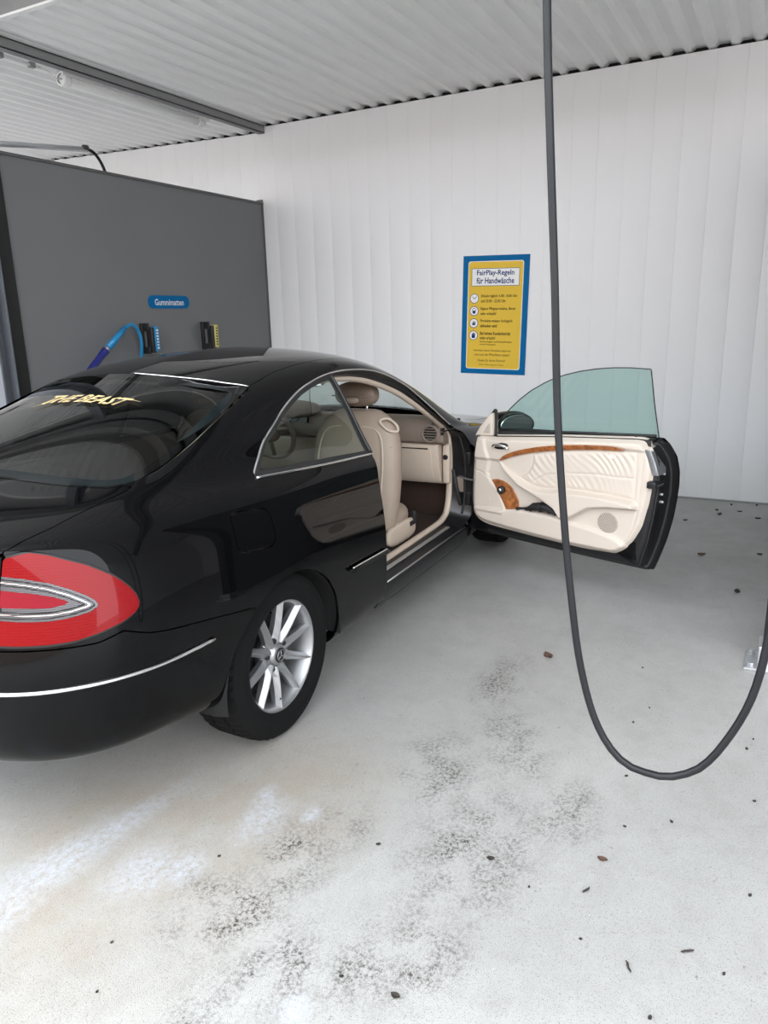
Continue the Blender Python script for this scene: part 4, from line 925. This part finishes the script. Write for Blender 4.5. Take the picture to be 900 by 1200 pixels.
# window pane and the rubber at its foot
GP = [(.861, .895), (.856, 1.10), (.845, 1.268), (.943, 1.272), (1.03, 1.270), (1.117, 1.262), (1.205, 1.248), (1.291, 1.228), (1.36, 1.207), (1.424, 1.181), (1.515, 1.137), (1.602, 1.084), (1.675, 1.032), (1.738, .984), (1.78, .95), (1.80, .93), (1.80, .870)]
gy = lambda z: -.770+.505*(z-.92)
Q = smooth_poly(GP, 120, 0); n = len(Q); V = [(a, gy(b), b) for a, b in Q]+[(a, gy(b)+.0045, b) for a, b in Q]
MB().add(V, [tuple(range(n)), tuple(range(n, 2*n))[::-1]]+[(i, n+i, n+(i+1) % n, (i+1) % n) for i in range(n)]).build('door_window', 'door_glass', door)
ed = [(a, gy(b)+.002, b) for a, b in resample(GP, 200) if b > .93]
k0 = max(range(len(ed)), key=lambda i: np.linalg.norm(np.array(ed[i])-ed[i-1])); ed = ed[k0:]+ed[:k0]
MB().tube(ed, .0028, 6).build('pane_rim', 'black_plastic', door, True)
MB().tube([(1.80, gy(.88)+.012, .883), (1.33, gy(.91)+.012, .917), (.87, gy(.935)+.012, .940)], .008, 8).build('window_wiper', 'rubber', door, True)
MB().lathe([(0, .948), (.006, .947), (.007, .935)], (.955, -.715, 0), 'z', 10).build('stop_peg', 'black_plastic', door)
# grey reinforcement, latch and bolts on the end face
BR = [(.872, -.676, .884), (.866, -.715, .868), (.828, -.765, .792), (.826, -.763, .762), (.832, -.690, .760), (.842, -.686, .80), (.858, -.684, .84)]; n = len(BR)
MB().add([(x-.012, y, z) for x, y, z in BR]+[(x+.02, y, z) for x, y, z in BR], [tuple(range(n)), tuple(range(n, 2*n))[::-1]]+[(i, n+i, n+(i+1) % n, (i+1) % n) for i in range(n)]).build('end_bracket', 'steel', door, bevel=.002)
MB().box((.820, -.765, .698), (.865, -.664, .732)).build('door_latch', 'black_plastic', door, bevel=.006)
MB().box((.817, -.755, .709), (.826, -.69, .717)).build('latch_tongue', 'chrome', door)
for z, y in ((.76, -.755), (.66, -.745), (.62, -.755)): MB().lathe([(0, 0), (.006, 0), (.007, .003), (.007, .02)], (.814, y, z), 'x', 8).build('latch_screw', 'steel', door)
# outside mirror
def superell(c, rad, n=28, m=14, p=2.6):
    V = []; F = []
    for i in range(m+1):
        a = -math.pi/2+math.pi*i/m
        for k in range(n):
            t = 2*math.pi*k/n; f = lambda v: math.copysign(abs(v)**(2/p), v)
            V.append((c[0]+rad[0]*f(math.sin(a)), c[1]+rad[1]*f(math.cos(a))*f(math.cos(t)), c[2]+rad[2]*f(math.cos(a))*f(math.sin(t))))
    for i in range(m):
        for k in range(n): F.append((i*n+k, i*n+(k+1) % n, (i+1)*n+(k+1) % n, (i+1)*n+k))
    return V, F
def aim(V, a=math.radians(-24)):
    V = np.array(V, float)-[1.838, -.935, 0]; c, s_ = math.cos(a), math.sin(a); return np.stack([V[:, 0]*c-V[:, 1]*s_, V[:, 0]*s_+V[:, 1]*c, V[:, 2]], 1)+[1.838, -.935, 0]
V, F = superell((1.838, -.935, .905), (.070, .128, .074)); V = aim(V); mi = mesh('door_mirror', V, F, 'black_paint', door, True)
MB().tube(spline([(1.82, -.76, .885), (1.83, -.80, .880), (1.83, -.86, .885)], 12), .028, 12, flat=1.2).build('mirror_arm', 'black_paint', mi, True)
V, F = lathe([(0, 0), (.090, 0), (.094, .003)], (0, 0, 0), 'x', 36); V = np.array(V)*[1, 1, .56]*[1, 1.17, 1.17]+[1.752, -.935, .905]; mesh('mirror_pane', aim(V), F, 'mirror_glass', mi)
V, F = lathe([(.088, -.004), (.100, -.004), (.106, .012), (.106, .03)], (0, 0, 0), 'x', 36); V = np.array(V)*[1, 1, .57]*[1, 1.17, 1.15]+[1.758, -.935, .905]; mesh('mirror_rim', aim(V), F, 'black_plastic', mi, True)
for z in (.46, .72): MB().box((1.93, -.80, z-.035), (2.03, -.74, z+.035)).tube([(2.0366, -.78, z-.05), (2.0366, -.78, z+.05)], .014, 10).build('hinge', 'black_jamb', door, bevel=.004)
# folded umbrella lying in the door pocket: a thing of its own
um = empty('umbrella', (0, 0, 0)); tag(um, 'black folded umbrella lying in the pocket of the open car door', 'umbrella')
def closed_to_world(p):
    x, y = p[0]-px_, p[1]-py_; X, Y = px_+x*math.cos(th_)-y*math.sin(th_), py_+x*math.sin(th_)+y*math.cos(th_)
    c, s_ = math.cos(.02225078), math.sin(.02225078); return np.array((X*c-Y*s_, X*s_+Y*c, p[2]))
pc = closed_to_world((1.46, -.672, .503)); um.location = pc; um.rotation_euler = (0, 0, th_+.02225078)
m = MB().tube(spline([(.13, .004, -.018), (.06, .004, -.008), (.02, .006, .010), (-.04, .008, .016), (-.085, .008, .008), (-.115, .006, -.008)], 30), [.006]*6+[.012]*3+[.022]*3+[.03]*10+[.028]*5+[.02]*3, 12, flat=.7)
V = np.array(m.v); rng = np.random.default_rng(3); V += .0035*np.sin(V @ np.array([[90, 210, 40], [150, 20, 130], [70, 160, 240]])); m.v = [tuple(v) for v in V]; m.build('canopy', 'cloth_black', um, True)
MB().tube([(.125, .004, -.018), (.20-.06, .004, -.020)], .009, 10).build('handle', 'black_plastic', um, True)
MB().tube([(-.02+.028*math.cos(t)*.1, .008+.026*math.cos(t), .014+.026*math.sin(t)) for t in np.linspace(0, 2*math.pi, 21)], .003, 6).build('strap', 'rubber', um, True)

# ------------------------------------------------------------------ door opening: sill, jamb, cream seal
J1 = [(.83, -.70, .345), (1.14, -.70, .342), (1.40, -.70, .344), (1.63, -.70, .348), (1.84, -.70, .352), (1.925, -.70, .385), (1.960, -.70, .46), (1.972, -.70, .56), (1.977, -.70, .665), (1.975, -.70, .76), (1.960, -.695, .846), (1.905, -.69, .90), (1.80, -.672, .965), (1.66, -.635, 1.050), (1.50, -.595, 1.135), (1.35, -.565, 1.190), (1.20, -.545, 1.228), (1.05, -.535, 1.248), (.90, -.53, 1.256), (.76, -.53, 1.255)]
J0 = [(.83, -.805, .30), (1.14, -.805, .30), (1.40, -.805, .30), (1.63, -.805, .30), (1.88, -.805, .30), (1.985, -.835, .36), (1.990, -.848, .46), (1.988, -.858, .56), (1.984, -.86, .665), (1.975, -.845, .76), (1.965, -.815, .84), (1.90, -.772, .897), (1.81, -.745, .945), (1.66, -.695, 1.06), (1.517, -.64, 1.169), (1.383, -.605, 1.232), (1.233, -.584, 1.271), (1.041, -.575, 1.289), (.90, -.575, 1.291), (.76, -.585, 1.283)]
a1, a0 = spline(J1, 120), None
def along(P, n):  # sample two matched polylines by control index
    P = np.array(P); t = np.linspace(0, len(P)-1, n); return np.stack([np.interp(t, range(len(P)), P[:, k]) for k in range(3)], 1)
A0, A1 = along(J0, 150), along(J1, 150)
for _ in range(6):
    for A in (A0, A1): A[1:-1] = .5*A[1:-1]+.25*(A[:-2]+A[2:])
mi_ = .45*A0+.55*A1+np.array((.004, 0, 0)); V, F = loft([A0, A0*.92+A1*.08, A0*.5+A1*.5+np.stack([0*A0[:, 0]+.006, 0*A0[:, 0], -.006+0*A0[:, 0]], 1), A1*.97+A0*.03], False)
mesh('door_jamb', V, F, 'black_jamb', car, True)
MB().tube(A1, .019, 10, flat=.75).build('door_frame_seal', 'beige', car, True)
q2 = A0*.62+A1*.38; MB().tube(q2[40:-2], .007, 8).build('door_frame_rubber', 'rubber', car, True)
xs_ = np.linspace(.80, 2.0, 40)
prof = [(-.700, .335), (-.74, .338), (-.775, .322), (-.803, .304), (-.812, .296), (-.814, .285), (-.812, .23), (-.800, .205), (-.74, .19), (-.60, .20)]
V, F = loft([np.array([(x, y, z) for x in xs_]) for y, z in prof], False); mesh('sill', V, F, 'black_jamb', car, True)
MB().box((.98, -.772, .330), (1.80, -.748, .338)).build('sill_plate', 'silver_plate', car, bevel=.003)
MB().tube([(.83, -.808, .302), (1.95, -.808, .302)], .004, 6).build('sill_glint', 'steel', car, True)  # bright bead put on as the highlight along the black sill ridge
for z in (.47, .71): MB().box((1.975, -.83, z-.04), (2.03, -.77, z+.04)).build('hinge_plate', 'black_jamb', car, bevel=.006)
MB().tube([(1.985, -.76, .60), (1.93, -.83, .60), (1.90, -.90, .60)], .010, 8, flat=.5).build('door_check', 'steel', car)
MB().tube(spline([(1.975, -.725, .64), (1.95, -.75, .56), (1.955, -.76, .50), (1.975, -.77, .43)], 20), .012, 8).build('cable_boot', 'rubber', car, True)
MB().box((1.965, -.79, .51), (1.985, -.745, .60)).build('jamb_switch', 'taupe', car, bevel=.005)

# ------------------------------------------------------------------ cabin
MB().box((-.45, -.70, .29), (2.15, .70, .325)).build('cabin_floor', 'carpet', car)
MB().box((2.06, -.72, .29), (2.10, .72, .93)).build('firewall', 'carpet', car)
MB().box((.85, -.12, .32), (2.0, .12, .52)).build('centre_console', 'taupe', car, bevel=.03)
def ringsolid(secs, n=28, p=2.8, cap=True):
    """secs: (z, cx, cy, halfdepth, halfwidth) superellipse rings"""
    V = []; f = lambda v: math.copysign(abs(v)**(2/p), v)
    for z, cx, cy, a, b in secs:
        for k in range(n):
            t = 2*math.pi*k/n; V.append((cx+a*f(math.cos(t)), cy+b*f(math.sin(t)), z))
    F = [(i*n+k, i*n+(k+1) % n, (i+1)*n+(k+1) % n, (i+1)*n+k) for i in range(len(secs)-1) for k in range(n)]
    if cap: F += [tuple(range(n))[::-1], tuple(range((len(secs)-1)*n, len(secs)*n))]
    return V, F
def seat(cy, dx, name, side):
    S = [(.40, 1.345, cy, .05, .20), (.42, 1.345, cy, .075, .235), (.50, 1.350, cy, .085, .250), (.60, 1.362, cy, .092, .258), (.72, 1.378, cy, .092, .262), (.84, 1.392, cy, .088, .258), (.92, 1.402, cy, .080, .243), (.98, 1.412, cy, .070, .215), (1.02, 1.419, cy, .058, .175), (1.045, 1.424, cy, .042, .13), (1.052, 1.426, cy, .02, .10)]
    S = [(z, x+dx, c, a, b) for z, x, c, a, b in S]
    zz = np.array(S); q = np.linspace(0, len(S)-1, 34); S2 = [tuple(np.interp(v, range(len(S)), zz[:, k]) for k in range(5)) for v in q]
    V, F = ringsolid(S2); bk = mesh(name, V, F, 'beige_seat', car, True)
    V, F = superell((1.405+dx, cy, 1.132), (.058, .128, .066), p=2.5); hr = mesh('headrest', V, F, 'brown_leather', bk, True)
    MB().tube([(1.347+dx, cy-.12, 1.128), (1.345+dx, cy, 1.130), (1.347+dx, cy+.12, 1.128)], .004, 6).build('headrest_seam', 'taupe', bk, True)
    for s in (-1, 1): MB().tube([(1.405+dx, cy+s*.06, 1.02), (1.405+dx, cy+s*.06, 1.10)], .006, 8).build('headrest_post', 'chrome', bk, True)
    V, F = superell((1.338+dx, cy, 1.106), (.016, .045, .016), n=16, m=8); mesh('headrest_clip', V, F, 'beige_seat', bk, True)
    # back panel outline seam
    P = [(.46, -.17), (.70, -.195), (.86, -.19), (.94, -.16), (.965, -.10), (.97, 0), (.965, .10), (.94, .16), (.86, .19), (.70, .195), (.46, .17)]
    C = [(np.interp(z, zz[:, 0], zz[:, 1]-zz[:, 3])+.006+.0, cy+y, z) for z, y in P]; C = [(x+.10*abs(y-cy)**2.6, y, z) for x, y, z in C]
    MB().tube(spline(C, 60), .0055, 6).build('back_seam', 'beige', bk, True)
    T = [(1.352+dx, cy+side*.205, .955), (1.345+dx, cy+side*.165, 1.0), (1.37+dx, cy+side*.20, 1.012), (1.40+dx, cy+side*.235, .975), (1.385+dx, cy+side*.245, .945)]
    MB().tube(spline(T, 40, True).tolist()+[list(T[0])], .007, 8, cap=False).build('belt_guide', 'beige', bk, True)
    C2 = superell((1.44+dx, cy, .455), (.195, .235, .075), p=3.2); mesh('seat_cushion', *C2, 'beige_seat', bk, True)
    V, F = superell((1.43+dx, cy+side*.235, .385), (.175, .022, .058), p=3.2); mesh('side_valance', V, F, 'beige', bk, True)
    MB().box((1.50+dx, cy+side*.25-.012, .40), (1.575+dx, cy+side*.25+.012, .425)).box((1.555+dx, cy+side*.25-.012, .42), (1.58+dx, cy+side*.25+.012, .47)).build('seat_switch', 'black_plastic', bk, bevel=.005)
    MB().box((1.28+dx, cy-.2, .32), (1.62+dx, cy+.2, .37)).build('seat_rail', 'black_plastic', bk)
    return bk
seat(-.39, .02, 'passenger_seat', -1); seat(.39, -.22, 'driver_seat', 1)
# rear bench and parcel shelf
V, F = superell((.36, 0, .42), (.27, .60, .10), p=4); rb = mesh('rear_seat', V, F, 'beige_seat', car, True)
for s in (-1, 1):
    V, F = ringsolid([(.42, .16, s*.31, .07, .27), (.60, .11, s*.31, .08, .28), (.76, .05, s*.31, .075, .27), (.86, .01, s*.31, .06, .23), (.885, .0, s*.31, .03, .19)]); mesh('backrest', V, F, 'beige_seat', rb, True)
    V, F = superell((.0, s*.31, .915), (.05, .12, .045)); mesh('headrest', V, F, 'beige_seat', rb, True)
MB().box((-.50, -.60, .86), (.0, .60, .90)).build('parcel_shelf', 'taupe', car, bevel=.01)
# dashboard
UP = [(2.12, .925), (2.00, .955), (1.93, .960), (1.885, .945), (1.862, .91), (1.858, .86), (1.868, .815), (1.90, .80), (2.10, .80)]
UPE = [(2.05, .86), (1.98, .905), (1.90, .925), (1.872, .90), (1.862, .86), (1.868, .815), (1.90, .80), (2.05, .80)]
LO = [(2.10, .80), (1.895, .80), (1.885, .79), (1.892, .74), (1.905, .66), (1.93, .585), (1.955, .555), (2.00, .545), (2.10, .545)]
def extr(P, y0, y1): n = len(P); return [(x, y0, z) for x, z in P]+[(x, y1, z) for x, z in P], [tuple(range(n)), tuple(range(n, 2*n))[::-1]]+[(i, n+i, n+(i+1) % n, (i+1) % n) for i in range(n)]
da = MB().add(*extr(UP, -.635, .635)).add(*extr(UPE, -.705, -.637)).add(*extr(UPE, .637, .705)).build('dashboard', 'taupe', car, bevel=.008)
MB().add(*extr(LO, -.66, .70)).build('lower_dash', 'beige', da, bevel=.01)
MB().add(*extr([(x-.003, z) for x, z in LO[1:-1]]+[(1.97, .62), (1.97, .76)], -.62, -.17)).build('glove_box', 'beige', da, bevel=.008)
MB().tube([(1.884, -.60, .772), (1.884, -.26, .772)], .004, 6).build('glove_box_gap', 'dark_cavity', da)
MB().box((1.93, -.715, .56), (2.05, -.672, .795)).build('dash_end_cap', 'beige', da, bevel=.012)
MB().lathe([(0, -.003), (.014, -.003), (.016, .0), (.016, .01)], (1.928, -.692, .72), 'x', 16).build('airbag_switch', 'black_plastic', da)
v_ = MB().lathe([(.0, .004), (.040, .004), (.043, -.004), (.052, -.006), (.055, .01)], (1.857, -.625, .866), 'x', 28).build('air_vent', 'taupe', da, True)
MB().lathe([(.0, .0), (.040, .0)], (1.858, -.625, .866), 'x', 28).build('vent_cavity', 'dark_cavity', v_)
for k in range(-2, 3):
    w = math.sqrt(.040**2-(.015*k)**2); MB().box((1.850, -.625-w, .866+.015*k-.0025), (1.858, -.625+w, .866+.015*k+.0025)).build('vent_slat', 'taupe', v_)
MB().box((1.862, -.705, .86), (1.885, -.69, .90)).build('demist_slot', 'dark_cavity', da)
V, F = superell((1.90, .37, .975), (.11, .22, .055)); mesh('instrument_hood', V, F, 'taupe', da, True)
MB().add(*extr([(1.835, .90), (1.85, .975), (1.87, .975), (1.87, .90)], .20, .54)).build('instrument_panel', 'black_plastic', da)
for y, r in ((.29, .034), (.37, .05), (.45, .034)): MB().lathe([(r*.86, -.004), (r, -.004), (r, .006)], (1.84, y, .937), 'x', 24).build('gauge', 'steel', da, True)
MB().box((1.85, -.14, .56), (1.88, .14, .79)).build('centre_stack', 'black_plastic', da, bevel=.01)
for y in (-.06, .06): MB().lathe([(.0, .0), (.03, .0), (.033, -.004), (.038, .01)], (1.853, y, .85), 'x', 20).build('centre_vent', 'black_plastic', da, True)
# steering wheel
sw = empty('steering_wheel', (1.64, .37, .87), car); sw.rotation_euler = (0, math.radians(-24), 0)
t = np.linspace(0, 2*math.pi, 49); MB().tube(np.stack([0*t, .19*np.cos(t), .19*np.sin(t)], 1), .0155, 10, cap=False).build('wheel_rim', 'taupe', sw, True)
V, F = superell((.005, 0, -.01), (.04, .085, .065)); mesh('airbag_cover', V, F, 'taupe', sw, True)
for a in (10, 170, 270): MB().tube([(.01, .06*math.cos(math.radians(a)), .06*math.sin(math.radians(a))), (0, .185*math.cos(math.radians(a)), .185*math.sin(math.radians(a)))], .016, 8, flat=.5).build('wheel_spoke', 'taupe', sw, True)
e = MB()
for k in range(3): a = math.radians(90+120*k); e.tube([(-.037, 0, -.01), (-.037, .02*math.cos(a), -.01+.02*math.sin(a))], [.003, .001], 6)
e.tube([(-.037, .022*math.cos(a), -.01+.022*math.sin(a)) for a in np.linspace(0, 2*math.pi, 25)], .0015, 6); e.build('star_emblem', 'alloy', sw, True)
MB().tube([(.02, 0, -.02), (.24, 0, -.12)], .04, 12).build('column', 'taupe', sw, True)
# rear-view mirror with its hanging tag
V, F = superell((1.56, 0, 1.185), (.02, .115, .034)); rv = mesh('inside_mirror', V, F, 'grille', car, True)
MB().tube([(1.57, 0, 1.19), (1.60, 0, 1.25)], .012, 8).build('mirror_stem', 'grille', rv, True)
MB().box((1.537, -.1, 1.162), (1.541, .1, 1.208)).build('mirror_pane', 'mirror_glass', rv)
def cw(p): c, s_ = math.cos(.02225078), math.sin(.02225078); return np.array((p[0]*c-p[1]*s_, p[0]*s_+p[1]*c, p[2]))
hg = empty('hanging_tassel', cw((1.545, -.02, 1.15))); tag(hg, 'thin dark tassel hanging from the mirror inside the car', 'pendant')
MB().tube([(0, 0, .0), (.0, .004, -.06), (0, .0, -.11)], .0025, 6).build('cord', 'black_plastic', hg); MB().tube([(0, 0, -.10), (0, 0, -.155)], [.004, .007], 8).build('tassel', 'black_plastic', hg)

# ------------------------------------------------------------------ litter on the floor: every bit is a thing
random.seed(5)
LIT = [((1.038+.034, -1.536+.0), .075, 'brown', 'leaf', 'curled dark leaf on the floor left of the hanging hose'),
 ((-.16, -2.047), .035, 'brown', 'leaf', 'small brown leaf on the floor below the hose loop'),
 ((-.298, -1.759), .028, 'dark', 'leaf', 'bent dark leaf scrap on pale floor right of the grime'),
 ((-.30, -2.034), .030, 'dark', 'twig', 'knotty dark twig crumbs on the pale floor below the brown leaf'),
 ((-.393, -2.303), .034, 'dark', 'twig', 'thin dark twig slanting down right near the lower right corner'),
 ((-.502, -2.182), .034, 'dark', 'twig', 'thin dark twig slanting up right near the lower right corner'),
 ((-.825, -1.719), .030, 'dark', 'leaf', 'black seed husk at the bottom edge of the floor'),
 ((-.388, -1.438), .018, 'dark', 'leaf', 'black leaf scrap between the two dark grime patches'),
 ((2.307, -2.251), .060, 'dark', 'leaf', 'dark round leaf on the floor right of the open door'),
 ((2.939, -2.004), .060, 'brown', 'leaf', 'brown curled leaf on the grey floor beside the open door edge')]
def bit(x, y, L, kind, mat, label, group=None):
    o = empty('leaf' if kind == 'leaf' else 'twig', (x, y, .0)); tag(o, label, kind, group)
    a = random.uniform(0, 6.28)
    if 'slanting down' in label: a = math.radians(-60)
    if 'slanting up' in label: a = math.radians(25)
    if kind == 'twig':
        P = [(math.cos(a)*L*(t-.5)+random.uniform(-.002, .002), math.sin(a)*L*(t-.5)+random.uniform(-.002, .002), .0035+random.uniform(0, .001)) for t in np.linspace(0, 1, 6)]
        m = MB().tube(P, [.0012, .003, .0026, .003, .0024, .001], 6)
    else:
        L *= .8; n = 7; up = []; lo = []; w = L*.32
        for k in range(n):
            t = k/(n-1); h = w*math.sin(math.pi*t)**.7; cx = L*(t-.5); z = .003+.25*L*abs(t-.45)**1.5
            for s in (-1, 0, 1):
                px, py = cx, s*h; up.append((px*math.cos(a)-py*math.sin(a), px*math.sin(a)+py*math.cos(a), z+abs(s)*.10*L))
        m = MB(); top = up; bot = [(p[0], p[1], max(.0005, p[2]-.003)) for p in up]
        F = [(3*k+j, 3*k+j+1, 3*k+j+4, 3*k+j+3) for k in range(n-1) for j in range(2)]
        m.add(top, F); m.add(bot, [f[::-1] for f in F]); e = [3*k for k in range(n)]+[3*k+2 for k in range(n-1, -1, -1)]; k0 = 3*n
        m.add([top[i] for i in e]+[bot[i] for i in e], [(i, (i+1) % len(e), len(e)+(i+1) % len(e), len(e)+i) for i in range(len(e))])
    m.build('blade' if kind == 'leaf' else 'stem', 'litter_'+mat, o)
for (x, y), L, mat, kind, label in LIT: bit(x, y, L, kind, mat, label)
for x, y in [(4.171, -1.994), (4.386, -2.083), (4.44, -2.264), (4.182, -2.156), (4.041, -2.023), (3.763, -1.81), (4.017, -2.288), (3.084, -2.334)]:
    bit(x, y, random.uniform(.035, .06), 'leaf', 'dark', 'dark leaf scrap on the floor near the foot of the white wall', 'leaf scraps by the wall')
for x, y in [(.282, -2.031), (-.356, -1.891), (-.471, -2.06), (-.125, -2.428), (-.423, -2.386), (.32, -2.42), (1.133, -1.942), (.786, -2.026), (.646, -1.989), (.713, -2.40), (.634, -2.382), (.015, -2.076), (-.835, -1.579), (-.64, -1.042), (-1.01, -1.003), (-1.13, -1.085), (.1, -2.2), (-.62, -2.25)]:
    bit(x, y, random.uniform(.010, .018), 'leaf', 'dark', 'tiny dark crumb of leaf on the pale floor', 'crumbs of leaf litter')
